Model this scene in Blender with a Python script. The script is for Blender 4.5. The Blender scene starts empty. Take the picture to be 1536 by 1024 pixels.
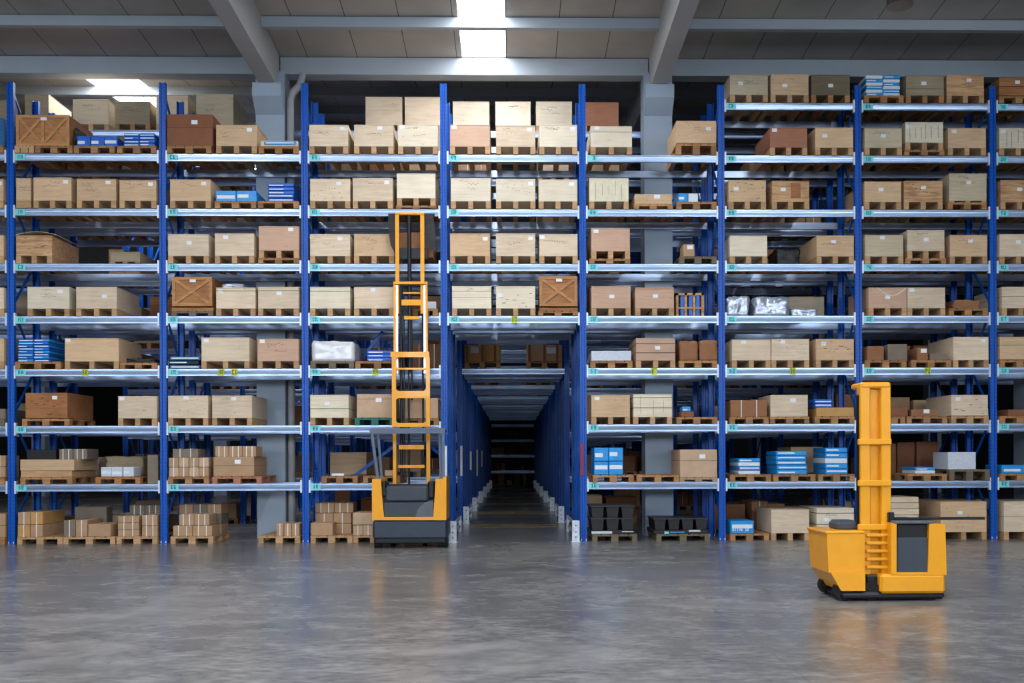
import bpy, math, random
from mathutils import Vector, Matrix
random.seed(7)
SC = bpy.context.scene
COL = SC.collection

# ---------------------------------------------------------------- camera model
F, TH, RHO, V0 = 1453.0, math.radians(1.13), 0.0035, 686.0
U0 = 768 + F * math.tan(TH)
CAM = Vector((0, -19.5, 1.69))
fwd = Vector((math.sin(TH), math.cos(TH), 0)); rgt = Vector((math.cos(TH), -math.sin(TH), 0)); up = Vector((0, 0, 1))
cr = rgt * math.cos(RHO) - up * math.sin(RHO)
cu = up * math.cos(RHO) + rgt * math.sin(RHO)

def ray(u, v): return fwd * F + cr * (u - U0) + cu * (V0 - v)
def pt(u, v, Y=0.0):
    d = ray(u, v); t = (Y - CAM.y) / d.y
    return CAM + d * t
def on_floor(u, v, z=0.0):
    d = ray(u, v); t = (z - CAM.z) / d.z
    return CAM + d * t

cam = bpy.data.cameras.new('camera'); co = bpy.data.objects.new('camera', cam); COL.objects.link(co)
cam.sensor_width = 36; cam.lens = F / 1536 * 36
cam.shift_x = -(U0 - 768) / 1536; cam.shift_y = (V0 - 512) / 1536
cam.clip_end = 500
m = Matrix((cr, cu, -fwd)).transposed().to_4x4(); m.translation = CAM
co.matrix_world = m
SC.camera = co

# ---------------------------------------------------------------- materials
MATS = {}
def lin(r, g, b):
    f = lambda c: (c / 255 / 12.92) if c <= 10 else ((c / 255 + .055) / 1.055) ** 2.4
    return (f(r), f(g), f(b), 1)
def newmat(name):
    mt = bpy.data.materials.new(name); mt.use_nodes = True
    nt = mt.node_tree; b = nt.nodes['Principled BSDF']
    MATS[name] = mt
    return mt, nt, b
def N(nt, typ, **kw):
    n = nt.nodes.new(typ)
    for k, v in kw.items():
        if k.startswith('i_'): n.inputs[k[2:].replace('_', ' ')].default_value = v
        else: setattr(n, k, v)
    return n
def mathn(nt, op, a, b=None):
    n = nt.nodes.new('ShaderNodeMath'); n.operation = op
    for i, x in enumerate((a, b)):
        if x is None: continue
        if isinstance(x, (int, float)): n.inputs[i].default_value = x
        else: nt.links.new(x, n.inputs[i])
    return n.outputs[0]
def ramp(nt, fac, stops):
    r = nt.nodes.new('ShaderNodeValToRGB'); nt.links.new(fac, r.inputs[0])
    e = r.color_ramp.elements
    while len(e) < len(stops): e.new(.5)
    for i, (p, c) in enumerate(stops): e[i].position = p; e[i].color = c
    return r.outputs[0]
def sc3(c, k): return (min(1, c[0] * k), min(1, c[1] * k), min(1, c[2] * k), 1)
def plain(name, rgb, rough=.6, metal=0, noise=.08, scale=6, spec=.5, coat=0, alpha=1):
    mt, nt, b = newmat(name); c = lin(*rgb)
    tc = N(nt, 'ShaderNodeTexCoord'); nz = N(nt, 'ShaderNodeTexNoise'); nz.inputs['Scale'].default_value = scale
    nz.inputs['Detail'].default_value = 5
    oi = N(nt, 'ShaderNodeObjectInfo')
    ad = N(nt, 'ShaderNodeVectorMath', operation='ADD'); nt.links.new(tc.outputs['Object'], ad.inputs[0])
    cb = N(nt, 'ShaderNodeCombineXYZ'); mm = mathn(nt, 'MULTIPLY', oi.outputs['Random'], 37.0)
    nt.links.new(mm, cb.inputs[0]); nt.links.new(mm, cb.inputs[1]); nt.links.new(cb.outputs[0], ad.inputs[1])
    nt.links.new(ad.outputs[0], nz.inputs['Vector'])
    nt.links.new(ramp(nt, nz.outputs[0], [(.3, sc3(c, 1 - noise)), (.7, sc3(c, 1 + noise))]), b.inputs['Base Color'])
    b.inputs['Roughness'].default_value = rough; b.inputs['Metallic'].default_value = metal
    b.inputs['Specular IOR Level'].default_value = spec
    if coat: b.inputs['Coat Weight'].default_value = coat
    if alpha < 1: b.inputs['Alpha'].default_value = alpha
    return mt
def wood(name, rgb, grain=.10, vary=.10, knots=True, axis=0, rough=.72):
    """wood or plywood: long grain noise, few knots, each object its own offset and tone"""
    mt, nt, b = newmat(name); c = lin(*rgb)
    tc = N(nt, 'ShaderNodeTexCoord'); oi = N(nt, 'ShaderNodeObjectInfo')
    cb = N(nt, 'ShaderNodeCombineXYZ'); mm = mathn(nt, 'MULTIPLY', oi.outputs['Random'], 53.0)
    for k in range(3): nt.links.new(mm, cb.inputs[k])
    ad = N(nt, 'ShaderNodeVectorMath', operation='ADD'); nt.links.new(tc.outputs['Object'], ad.inputs[0]); nt.links.new(cb.outputs[0], ad.inputs[1])
    mp = N(nt, 'ShaderNodeMapping'); s = [22.0, 22.0, 22.0]; s[axis] = 2.0
    mp.inputs['Scale'].default_value = s; nt.links.new(ad.outputs[0], mp.inputs[0])
    nz = N(nt, 'ShaderNodeTexNoise'); nz.inputs['Scale'].default_value = 1.0; nz.inputs['Detail'].default_value = 6; nz.inputs['Distortion'].default_value = .8
    nt.links.new(mp.outputs[0], nz.inputs['Vector'])
    n2 = N(nt, 'ShaderNodeTexNoise'); n2.inputs['Scale'].default_value = 2.3; n2.inputs['Detail'].default_value = 3
    nt.links.new(ad.outputs[0], n2.inputs['Vector'])
    f = mathn(nt, 'ADD', mathn(nt, 'MULTIPLY', nz.outputs[0], .6), mathn(nt, 'MULTIPLY', n2.outputs[0], .4))
    col = ramp(nt, f, [(.36, (c[0] * (1 - 1.4 * grain), c[1] * (1 - 1.65 * grain), c[2] * (1 - 1.9 * grain), 1)), (.6, sc3(c, 1 + grain * .6))])
    if knots:
        vo = N(nt, 'ShaderNodeTexVoronoi'); vo.inputs['Scale'].default_value = 5.0
        m2 = N(nt, 'ShaderNodeMapping'); m2.inputs['Scale'].default_value = (1, 1, 1.9); nt.links.new(ad.outputs[0], m2.inputs[0]); nt.links.new(m2.outputs[0], vo.inputs['Vector'])
        km = mathn(nt, 'LESS_THAN', vo.outputs['Distance'], .085)
        sel = mathn(nt, 'GREATER_THAN', N(nt, 'ShaderNodeSeparateColor').outputs[0] if False else vo.outputs['Distance'], -1)
        sp = N(nt, 'ShaderNodeSeparateColor'); nt.links.new(vo.outputs['Color'], sp.inputs[0])
        km = mathn(nt, 'MULTIPLY', km, mathn(nt, 'GREATER_THAN', sp.outputs[0], .72))
        mx = N(nt, 'ShaderNodeMix', data_type='RGBA'); nt.links.new(mathn(nt, 'MULTIPLY', km, .55), mx.inputs[0])
        nt.links.new(col, mx.inputs[6]); mx.inputs[7].default_value = (c[0] * .25, c[1] * .2, c[2] * .15, 1); col = mx.outputs[2]
    hv = N(nt, 'ShaderNodeHueSaturation'); nt.links.new(col, hv.inputs['Color'])
    nt.links.new(mathn(nt, 'ADD', mathn(nt, 'MULTIPLY', oi.outputs['Random'], vary * 2), 1 - vary), hv.inputs['Value'])
    nt.links.new(hv.outputs[0], b.inputs['Base Color'])
    b.inputs['Roughness'].default_value = rough
    return mt

wood('ply_cream', (224, 204, 178)); wood('ply_white', (228, 216, 194), grain=.08)
wood('ply_tan', (212, 180, 144)); wood('ply_pink', (204, 168, 144), grain=.07); wood('ply_red', (176, 120, 92), grain=.08, knots=False)
wood('ply_olive', (156, 142, 116)); wood('ply_grey', (200, 186, 158)); wood('ply_brown', (172, 116, 72), grain=.2)
wood('ply_dark', (112, 100, 80)); wood('ply_osb', (198, 158, 118), grain=.3)
wood('pallet_wood', (168, 124, 82), grain=.2, vary=.25, axis=0); wood('pallet_pale', (190, 152, 112), grain=.15, vary=.15)
wood('crate_wood', (176, 122, 76), grain=.22); wood('crate_frame', (186, 136, 88), grain=.2)
wood('ply_mark', (84, 62, 44), knots=False)
plain('carton', (180, 146, 114), .85); plain('carton_pale', (198, 168, 140), .85); plain('carton_brown', (150, 104, 72), .85)
plain('carton_red', (136, 88, 62), .85); plain('carton_yellow', (196, 152, 92), .85); plain('carton_grey', (130, 118, 104), .85)
plain('strap_white', (232, 232, 232), .5); plain('strap_green', (96, 140, 96), .5); plain('strap_black', (28, 28, 30), .5)
plain('sticker', (238, 240, 244), .5, noise=.02); plain('ink', (52, 44, 40), .8); plain('teal_paint', (16, 104, 96), .6)
plain('slate_metal', (52, 62, 76), .45, .2, noise=.1); plain('cab_grey', (60, 68, 80), .6); plain('rubber', (14, 14, 15), .8)
plain('orange_paint', (246, 168, 10), .35, noise=.03, coat=.3); plain('black_steel', (20, 24, 34), .35, .3)
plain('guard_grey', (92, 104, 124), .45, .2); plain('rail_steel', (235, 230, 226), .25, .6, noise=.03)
plain('black_plastic', (12, 13, 17), .5); plain('grey_plastic', (92, 96, 104), .5); plain('rim_plastic', (44, 46, 52), .5)
plain('film', (214, 216, 222), .2, noise=.15, scale=3, coat=.6); plain('film_silver', (176, 184, 200), .22, .4, noise=.3, scale=14)
plain('film_dark', (70, 68, 72), .15, noise=.3, scale=8, coat=.6, alpha=.75)
plain('blue_print', (24, 148, 226), .4, noise=.12, scale=9); plain('deep_blue', (12, 96, 200), .35, noise=.12); plain('white_print', (226, 234, 242), .45, noise=.04)
plain('blue_sheet', (32, 96, 150), .4, noise=.2); plain('paper', (205, 212, 226), .6, noise=.08, scale=20)
plain('tag_cyan', (126, 226, 228), .5, noise=.02); plain('tag_text', (0, 116, 140), .6); plain('tag_yellow', (206, 216, 50), .5); plain('tag_dark', (70, 96, 20), .6)
plain('concrete_grey', (156, 172, 190), .7, noise=.05, scale=2); plain('beam_grey', (158, 168, 178), .65, noise=.04, scale=1.5); plain('rafter_grey', (172, 174, 178), .6, noise=.04, scale=1.5)
plain('wall_grey', (70, 72, 76), .9, noise=.06, scale=.6); plain('pipe_grey', (150, 152, 156), .45)
plain('red_tape', (150, 20, 44), .5); plain('zinc', (196, 204, 214), .4, .55, noise=.18, scale=12); plain('bracket_white', (214, 222, 236), .4, .3, noise=.04)
plain('yellow_line', (180, 160, 50), .45, noise=.35, scale=5)
plain('lamp_steel', (150, 150, 150), .2, .9); plain('pale_wrap', (226, 218, 190), .35, noise=.08, scale=10)

def beam_mat():
    mt, nt, b = newmat('beam_silver')
    tc = N(nt, 'ShaderNodeTexCoord'); mp = N(nt, 'ShaderNodeMapping'); mp.inputs['Scale'].default_value = (1.2, 8, 14)
    nt.links.new(tc.outputs['Object'], mp.inputs[0])
    nz = N(nt, 'ShaderNodeTexNoise'); nz.inputs['Scale'].default_value = 1.5; nz.inputs['Detail'].default_value = 4; nt.links.new(mp.outputs[0], nz.inputs['Vector'])
    nt.links.new(ramp(nt, nz.outputs[0], [(.3, lin(160, 182, 216)), (.7, lin(190, 208, 238))]), b.inputs['Base Color'])
    b.inputs['Metallic'].default_value = .8; b.inputs['Roughness'].default_value = .3
beam_mat()
def post_mat():
    mt, nt, b = newmat('post_blue')
    tc = N(nt, 'ShaderNodeTexCoord'); sp = N(nt, 'ShaderNodeSeparateXYZ'); nt.links.new(tc.outputs['Object'], sp.inputs[0])
    fz = mathn(nt, 'FRACT', mathn(nt, 'DIVIDE', sp.outputs[2], .075))
    dz = mathn(nt, 'ABSOLUTE', mathn(nt, 'SUBTRACT', fz, .5))
    dx = mathn(nt, 'ABSOLUTE', mathn(nt, 'SUBTRACT', mathn(nt, 'ABSOLUTE', sp.outputs[0]), .046))
    hole = mathn(nt, 'MULTIPLY', mathn(nt, 'LESS_THAN', dz, .2), mathn(nt, 'LESS_THAN', dx, .007))
    mx = N(nt, 'ShaderNodeMix', data_type='RGBA'); nt.links.new(mathn(nt, 'MULTIPLY', hole, .85), mx.inputs[0])
    mx.inputs[6].default_value = lin(0, 86, 188); mx.inputs[7].default_value = (.002, .006, .02, 1)
    nt.links.new(mx.outputs[2], b.inputs['Base Color']); b.inputs['Roughness'].default_value = .33
    b.inputs['Specular IOR Level'].default_value = .35
post_mat()
def floor_mat():
    mt, nt, b = newmat('floor_concrete')
    tc = N(nt, 'ShaderNodeTexCoord'); g = tc.outputs['Object']
    def noise(scale, vs, det=6, dist=0.):
        mp = N(nt, 'ShaderNodeMapping'); mp.inputs['Scale'].default_value = vs; nt.links.new(g, mp.inputs[0])
        nz = N(nt, 'ShaderNodeTexNoise'); nz.inputs['Scale'].default_value = scale; nz.inputs['Detail'].default_value = det; nz.inputs['Distortion'].default_value = dist
        nt.links.new(mp.outputs[0], nz.inputs['Vector']); return nz.outputs[0]
    a = noise(.3, (1, 1.0, 1), 4, .3); c = noise(2.6, (.7, 1.0, 1), 6, .3); d = noise(14, (.5, 1.0, 1), 8)
    f = mathn(nt, 'ADD', mathn(nt, 'ADD', mathn(nt, 'MULTIPLY', a, .3), mathn(nt, 'MULTIPLY', c, .38)), mathn(nt, 'MULTIPLY', d, .32))
    col = ramp(nt, f, [(.39, lin(87, 87, 88)), (.5, lin(115, 114, 113)), (.61, lin(146, 144, 142))])
    # faint joint lines and thin scratches
    sp = N(nt, 'ShaderNodeSeparateXYZ'); nt.links.new(g, sp.inputs[0])
    jx = mathn(nt, 'LESS_THAN', mathn(nt, 'ABSOLUTE', mathn(nt, 'SUBTRACT', mathn(nt, 'FRACT', mathn(nt, 'DIVIDE', mathn(nt, 'ADD', sp.outputs[0], 1.9), 8.26)), .5)), .0008)
    vo = N(nt, 'ShaderNodeTexVoronoi', feature='DISTANCE_TO_EDGE'); mp = N(nt, 'ShaderNodeMapping'); mp.inputs['Scale'].default_value = (.22, .5, 1)
    mp.inputs['Rotation'].default_value = (0, 0, .5)
    nt.links.new(g, mp.inputs[0]); nt.links.new(mp.outputs[0], vo.inputs['Vector'])
    crk = mathn(nt, 'MULTIPLY', mathn(nt, 'LESS_THAN', vo.outputs['Distance'], .002), mathn(nt, 'GREATER_THAN', a, .52))
    mx = N(nt, 'ShaderNodeMix', data_type='RGBA'); nt.links.new(mathn(nt, 'MULTIPLY', jx, .3), mx.inputs[0])
    nt.links.new(col, mx.inputs[6]); mx.inputs[7].default_value = lin(60, 60, 60)
    nt.links.new(mx.outputs[2], b.inputs['Base Color'])
    nt.links.new(ramp(nt, a, [(.3, (.22, .22, .22, 1)), (.7, (.3, .3, .3, 1))]), b.inputs['Roughness'])
    b.inputs['Specular IOR Level'].default_value = .55
floor_mat()
def roof_mat():
    mt, nt, b = newmat('roof_panel')
    tc = N(nt, 'ShaderNodeTexCoord'); sp = N(nt, 'ShaderNodeSeparateXYZ'); nt.links.new(tc.outputs['Object'], sp.inputs[0])
    fx = mathn(nt, 'FRACT', mathn(nt, 'DIVIDE', mathn(nt, 'ADD', sp.outputs[0], 101.036), 1.0625))
    j = mathn(nt, 'LESS_THAN', fx, .014)
    nz = N(nt, 'ShaderNodeTexNoise'); nz.inputs['Scale'].default_value = .8; nt.links.new(tc.outputs['Object'], nz.inputs['Vector'])
    col = ramp(nt, nz.outputs[0], [(.3, lin(158, 156, 152)), (.7, lin(176, 174, 170))])
    mx = N(nt, 'ShaderNodeMix', data_type='RGBA'); nt.links.new(j, mx.inputs[0]); nt.links.new(col, mx.inputs[6]); mx.inputs[7].default_value = lin(52, 52, 54)
    nt.links.new(mx.outputs[2], b.inputs['Base Color']); b.inputs['Roughness'].default_value = .7
roof_mat()
def emit(name, rgb, k):
    mt, nt, b = newmat(name); nt.nodes.remove(b)
    e = N(nt, 'ShaderNodeEmission'); e.inputs[0].default_value = rgb; e.inputs[1].default_value = k
    nt.links.new(e.outputs[0], nt.nodes['Material Output'].inputs[0])
emit('window_glow', (.80, .90, 1, 1), 11.5)
plain('wall_pale', (170, 172, 174), .9)
emit('skylight_glow', (.97, .98, 1, 1), 23.0)

# ---------------------------------------------------------------- mesh building
class MB:
    def __init__(s): s.v = []; s.f = []; s.mi = []; s.mats = []
    def mat(s, n):
        if n not in s.mats: s.mats.append(n)
        return s.mats.index(n)
    def box(s, x0, x1, y0, y1, z0, z1, m=None, tw=None):
        k = len(s.v); i = s.mat(m) if m else 0
        s.v += [(x0, y0, z0), (x1, y0, z0), (x1, y1, z0), (x0, y1, z0), (x0, y0, z1), (x1, y0, z1), (x1, y1, z1), (x0, y1, z1)]
        s.f += [(k, k + 3, k + 2, k + 1), (k + 4, k + 5, k + 6, k + 7), (k, k + 1, k + 5, k + 4), (k + 1, k + 2, k + 6, k + 5), (k + 2, k + 3, k + 7, k + 6), (k + 3, k, k + 4, k + 7)]
        s.mi += [i] * 6; return s
    def rbox(s, x0, x1, y0, y1, z0, z1, r, m=None):
        """box chamfered on all edges"""
        r = min(r, (x1 - x0) / 2.01, (y1 - y0) / 2.01, (z1 - z0) / 2.01)
        i = s.mat(m) if m else 0; idx = {}
        def P(sx, sy, sz, a):
            key = (sx, sy, sz, a)
            if key not in idx:
                x = (x1 if sx > 0 else x0) - (sx * r if a != 0 else 0)
                y = (y1 if sy > 0 else y0) - (sy * r if a != 1 else 0)
                z = (z1 if sz > 0 else z0) - (sz * r if a != 2 else 0)
                idx[key] = len(s.v); s.v.append((x, y, z))
            return idx[key]
        q = ((-1, -1), (1, -1), (1, 1), (-1, 1)); fs = []
        for sg in (-1, 1):
            fs.append(([P(sg, a, b, 0) for a, b in q], Vector((sg, 0, 0)))); fs.append(([P(a, sg, b, 1) for a, b in q], Vector((0, sg, 0)))); fs.append(([P(a, b, sg, 2) for a, b in q], Vector((0, 0, sg))))
        for a in (-1, 1):
            for b in (-1, 1):
                fs.append(([P(-1, a, b, 1), P(1, a, b, 1), P(1, a, b, 2), P(-1, a, b, 2)], Vector((0, a, b))))
                fs.append(([P(a, -1, b, 0), P(a, 1, b, 0), P(a, 1, b, 2), P(a, -1, b, 2)], Vector((a, 0, b))))
                fs.append(([P(a, b, -1, 0), P(a, b, 1, 0), P(a, b, 1, 1), P(a, b, -1, 1)], Vector((a, b, 0))))
                for c in (-1, 1): fs.append(([P(a, b, c, 0), P(a, b, c, 1), P(a, b, c, 2)], Vector((a, b, c))))
        for f, n in fs:
            p = [Vector(s.v[j]) for j in f]
            if (p[1] - p[0]).cross(p[2] - p[0]).dot(n) < 0: f = f[::-1]
            s.f.append(tuple(f)); s.mi.append(i)
        return s
    def prism(s, poly, y0, y1, m=None):
        """poly in (x,z), extruded along y"""
        k = len(s.v); n = len(poly); i = s.mat(m) if m else 0
        a = sum(poly[j][0] * poly[(j + 1) % n][1] - poly[(j + 1) % n][0] * poly[j][1] for j in range(n))
        if a < 0: poly = poly[::-1]
        s.v += [(x, y0, z) for x, z in poly] + [(x, y1, z) for x, z in poly]
        s.f.append(tuple(range(k, k + n))); s.f.append(tuple(range(k + 2 * n - 1, k + n - 1, -1)))
        for j in range(n):
            l = (j + 1) % n; s.f.append((k + j, k + n + j, k + n + l, k + l))
        s.mi += [i] * (n + 2); return s
    def prism_x(s, poly, x0, x1, m=None):
        """poly in (y,z), extruded along x"""
        k = len(s.v); n = len(poly); i = s.mat(m) if m else 0
        a = sum(poly[j][0] * poly[(j + 1) % n][1] - poly[(j + 1) % n][0] * poly[j][1] for j in range(n))
        if a < 0: poly = poly[::-1]
        s.v += [(x0, y, z) for y, z in poly] + [(x1, y, z) for y, z in poly]
        s.f.append(tuple(range(k + n - 1, k - 1, -1))); s.f.append(tuple(range(k + n, k + 2 * n)))
        for j in range(n):
            l = (j + 1) % n; s.f.append((k + j, k + l, k + n + l, k + n + j))
        s.mi += [i] * (n + 2); return s
    def prism_z(s, poly, z0, z1, m=None):
        k = len(s.v); n = len(poly); i = s.mat(m) if m else 0
        a = sum(poly[j][0] * poly[(j + 1) % n][1] - poly[(j + 1) % n][0] * poly[j][1] for j in range(n))
        if a < 0: poly = poly[::-1]
        s.v += [(x, y, z0) for x, y in poly] + [(x, y, z1) for x, y in poly]
        s.f.append(tuple(range(k + n - 1, k - 1, -1))); s.f.append(tuple(range(k + n, k + 2 * n)))
        for j in range(n):
            l = (j + 1) % n; s.f.append((k + j, k + l, k + n + l, k + n + j))
        s.mi += [i] * (n + 2); return s
    def bar(s, a, b, w, t, m=None):
        """square bar from a to b"""
        a = Vector(a); b = Vector(b); d = (b - a).normalized()
        h = Vector((0, 0, 1)) if abs(d.z) < .95 else Vector((0, 1, 0))
        p = d.cross(h).normalized(); q = p.cross(d).normalized(); k = len(s.v); i = s.mat(m) if m else 0
        for c in (a, b):
            for sx, sy in ((-1, -1), (1, -1), (1, 1), (-1, 1)): s.v.append(tuple(c + p * sx * w / 2 + q * sy * t / 2))
        s.f += [(k + 3, k + 2, k + 1, k), (k + 4, k + 5, k + 6, k + 7)] + [(k + j, k + (j + 1) % 4, k + 4 + (j + 1) % 4, k + 4 + j) for j in range(4)]
        s.mi += [i] * 6; return s
    def cyl(s, a, b, r, n=16, m=None, r2=None):
        a = Vector(a); b = Vector(b); d = (b - a).normalized(); h = Vector((0, 0, 1)) if abs(d.z) < .9 else Vector((0, 1, 0))
        p = d.cross(h).normalized(); q = d.cross(p).normalized(); k = len(s.v); i = s.mat(m) if m else 0; r2 = r if r2 is None else r2
        for c, rr in ((a, r), (b, r2)):
            for j in range(n):
                t = 2 * math.pi * j / n; s.v.append(tuple(c + p * math.cos(t) * rr + q * math.sin(t) * rr))
        s.f.append(tuple(range(k + n - 1, k - 1, -1))); s.f.append(tuple(range(k + n, k + 2 * n)))
        for j in range(n):
            l = (j + 1) % n; s.f.append((k + j, k + l, k + n + l, k + n + j))
        s.mi += [i] * (n + 2); return s
    def mesh(s, name, mats):
        me = bpy.data.meshes.new(name); me.from_pydata(s.v, [], s.f)
        for mm in (s.mats or mats): me.materials.append(MATS[mm])
        me.polygons.foreach_set('material_index', s.mi); me.update(); return me
CACHE = {}
def cached(key, fn, mats=()):
    if key not in CACHE:
        mb = MB(); fn(mb); CACHE[key] = mb.mesh(str(key[0]), mats)
    return CACHE[key]
def link(name, me, parent=None, loc=(0, 0, 0), label=None):
    o = bpy.data.objects.new(name, me); COL.objects.link(o); o.location = loc
    if parent: o.parent = parent
    if label: o['label'] = label
    return o
def part(name, parent, mat, fn, loc=(0, 0, 0), key=None, label=None):
    if key is None:
        mb = MB(); fn(mb); me = mb.mesh(name, [mat])
    else: me = cached((name, mat) + tuple(key), fn, [mat])
    return link(name, me, parent, loc, label)
def thing(name, label, cat, loc=(0, 0, 0), group=None, rz=0):
    o = bpy.data.objects.new(name, None); COL.objects.link(o); o.location = loc; o.empty_display_size = .1
    o.rotation_euler = (0, 0, rz); o['label'] = label; o['category'] = cat
    if group: o['group'] = group
    return o
def struct(name, fn, mat):
    mb = MB(); fn(mb); o = link(name, mb.mesh(name, [mat])); o['kind'] = 'structure'; return o
def rd(x): return math.floor(x * 1000) / 1000

# ---------------------------------------------------------------- the hall
XW, YF, YB = 26.0, -34.0, 47.0
struct('floor', lambda b: b.box(-XW, XW, YF, YB, -.2, 0), 'floor_concrete')
VAL, ZV, SL, HB = 1.5, 10.26, .1, 12.0
def roof_z(y):
    t = (y - VAL) % (2 * HB); t = t if t < HB else 2 * HB - t
    return ZV + SL * t
SKY = [(-1.036, -.11, -10.5, 1.3), (-1.036, -.11, -22.5, -10.5), (-9.3, -8.3, -22.5, -7), (7.2, 8.2, -22.5, -10),  # side strips here are unseen, added to light the rack fronts
       (-9.75, -8.55, 1.6, 13.5)]
# roof slabs, cut round the skylights
edges = sorted({YF, YB} | {VAL + HB * k for k in range(-3, 5) if YF < VAL + HB * k < YB})
def roof(b):
    for y0, y1 in zip(edges, edges[1:]):
        cut = sorted((max(a[2], y0), min(a[3], y1), a[0], a[1]) for a in SKY if min(a[3], y1) - max(a[2], y0) > .1)
        xs = sorted({-XW, XW} | {c[2] for c in cut} | {c[3] for c in cut})
        for x0, x1 in zip(xs, xs[1:]):
            holes = [c for c in cut if c[2] < (x0 + x1) / 2 < c[3]]
            ys = [y0] + [v for c in holes for v in c[:2]] + [y1]
            for a, c in zip(ys[::2], ys[1::2]):
                if c - a > .02: b.prism_x([(a, roof_z(a + 1e-4)), (c, roof_z(c - 1e-4)), (c, roof_z(c - 1e-4) + .12), (a, roof_z(a + 1e-4) + .12)], x0, x1)
struct('ceiling', roof, 'roof_panel')
for i, (x0, x1, y0, y1) in enumerate(SKY):
    o = struct('window_%d' % (i + 1), lambda b: b.prism_x([(y0, roof_z(y0 + 1e-4) + .03), (y1, roof_z(y1 - 1e-4) + .03), (y1, roof_z(y1 - 1e-4) + .05), (y0, roof_z(y0 + 1e-4) + .05)], x0, x1), 'skylight_glow')  # skylight panes, the added side strips included
struct('wall_back', lambda b: b.box(-XW, XW, YB, YB + .2, 0, 12), 'wall_grey')
struct('wall_front', lambda b: (b.box(-XW, XW, YF - .2, YF, 0, 5.0), b.box(-XW, XW, YF - .2, YF, 8.6, 12), [b.box(x - .25, x + .25, YF - .2, YF, 5.0, 8.6) for x in range(-26, 27, 4)]), 'wall_pale')
struct('window_20', lambda b: b.box(-XW, XW, YF - .12, YF - .1, 5.0, 8.6), 'window_glow')  # unseen window band, added for the highlights on the shelf beams
struct('wall_left', lambda b: b.box(-XW - .2, -XW, YF, YB, 0, 12), 'wall_grey')
struct('wall_right', lambda b: b.box(XW, XW + .2, YF, YB, 0, 12), 'wall_grey')
PX = [-13.37 - 8.26, -13.37, -5.11, 3.15, 11.41, 11.41 + 8.26]
n = 0
for vy in (VAL - 24, VAL, VAL + 24):
    for i, x in enumerate(PX):
        n += 1
        def pil(b, x=x, vy=vy):
            b.box(x - .3, x + .3, vy - .34, vy + .24, 0, 9.9)
            b.prism_x([(vy - .34, 9.56), (vy - .34, 8.98), (vy - .62, 9.28), (vy - .62, 9.56)], x - .3, x + .3)
            if vy != VAL: b.prism_x([(vy + .24, 9.56), (vy + .24, 8.98), (vy + .5, 9.28), (vy + .5, 9.56)], x - .3, x + .3)
        struct('pillar_%d' % n, pil, 'concrete_grey')
n = 0
for vy in (VAL - 24, VAL, VAL + 24):
    for xa, xb in zip([-XW] + PX, PX + [XW]):
        n += 1
        struct('beam_%d' % n, lambda b: b.box(xa + (.19 if xa > -XW else 0), xb - (.19 if xb < XW else 0), vy - .2, vy + .14, 9.9, roof_z(vy) - .002), 'beam_grey')
n = 0
for x in PX:
    for vy, sg in ((VAL, -1), (VAL, 1), (VAL - 24, 1), (VAL + 24, -1)):
        n += 1
        a = vy + sg * .22 if sg > 0 else vy - .22
        def raf(b, a=a, vy=vy, sg=sg, x=x):
            e = vy + sg * HB
            pts = [(vy + sg * .24, 9.57), (vy + sg * .6, 9.57), (e, 9.57 + .04 * 11.8), (e, roof_z(e) - .002), (vy + sg * .24, roof_z(vy + sg * .24) - .002)]
            b.prism_x(pts, x - .175 , x + .175)
        struct('rafter_%d' % n, raf, 'rafter_grey')
n = 0
for vy, sg, ks in ((VAL, -1, (1, 2, 3, 4, 5, 6)), (VAL, 1, (1.2, 2.2, 3.2, 4.2, 5.2, 6.2)), (VAL - 24, 1, (1, 2, 3, 4, 5, 6))):
    for k in ks:
        y = vy + sg * 1.7 * k
        for xa, xb in zip([-XW] + PX, PX + [XW]):
            n += 1
            z1 = min(roof_z(y - .07), roof_z(y + .07)) - .002
            struct('purlin_%d' % n, lambda b: b.box(xa + (.18 if xa > -XW else 0), xb - (.18 if xb < XW else 0), y - .07, y + .07, z1 - .2, z1), 'beam_grey')
# down pipe beside the left pillar
def pipe(b):
    x = pt(436.5, 400, 1.3).x; y = 1.3
    pts = [(x, y, 0), (x, y, 9.35), (x + .05, y, 9.5), (x + .2, y, 9.66), (x + .27, y, 9.9)]
    for a, c in zip(pts, pts[1:]): b.cyl(a, c, .078, 14)
mb = MB(); pipe(mb); o = link('downpipe', mb.mesh('downpipe', ['pipe_grey'])); o['label'] = 'grey rainwater downpipe running up beside the grey pillar left of the aisle'; o['category'] = 'pipe'
# hanging round lamp at the top edge
p = pt(1350, 9, -3.2)
t = thing('pendant_lamp', 'round steel lamp hanging from the ceiling above the right-hand racks', 'lamp', (p.x, -3.2, p.z))
part('lamp_shade', t, 'lamp_steel', lambda b: b.cyl((0, 0, 0), (0, 0, .42), .22, 28, r2=.2))
part('lamp_cap', t, 'lamp_steel', lambda b: b.cyl((0, 0, .42), (0, 0, .62), .09, 16))
part('suspension_rod', t, 'lamp_steel', lambda b: b.cyl((0, 0, .62), (0, 0, roof_z(-3.2) - p.z), .015, 8))

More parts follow.
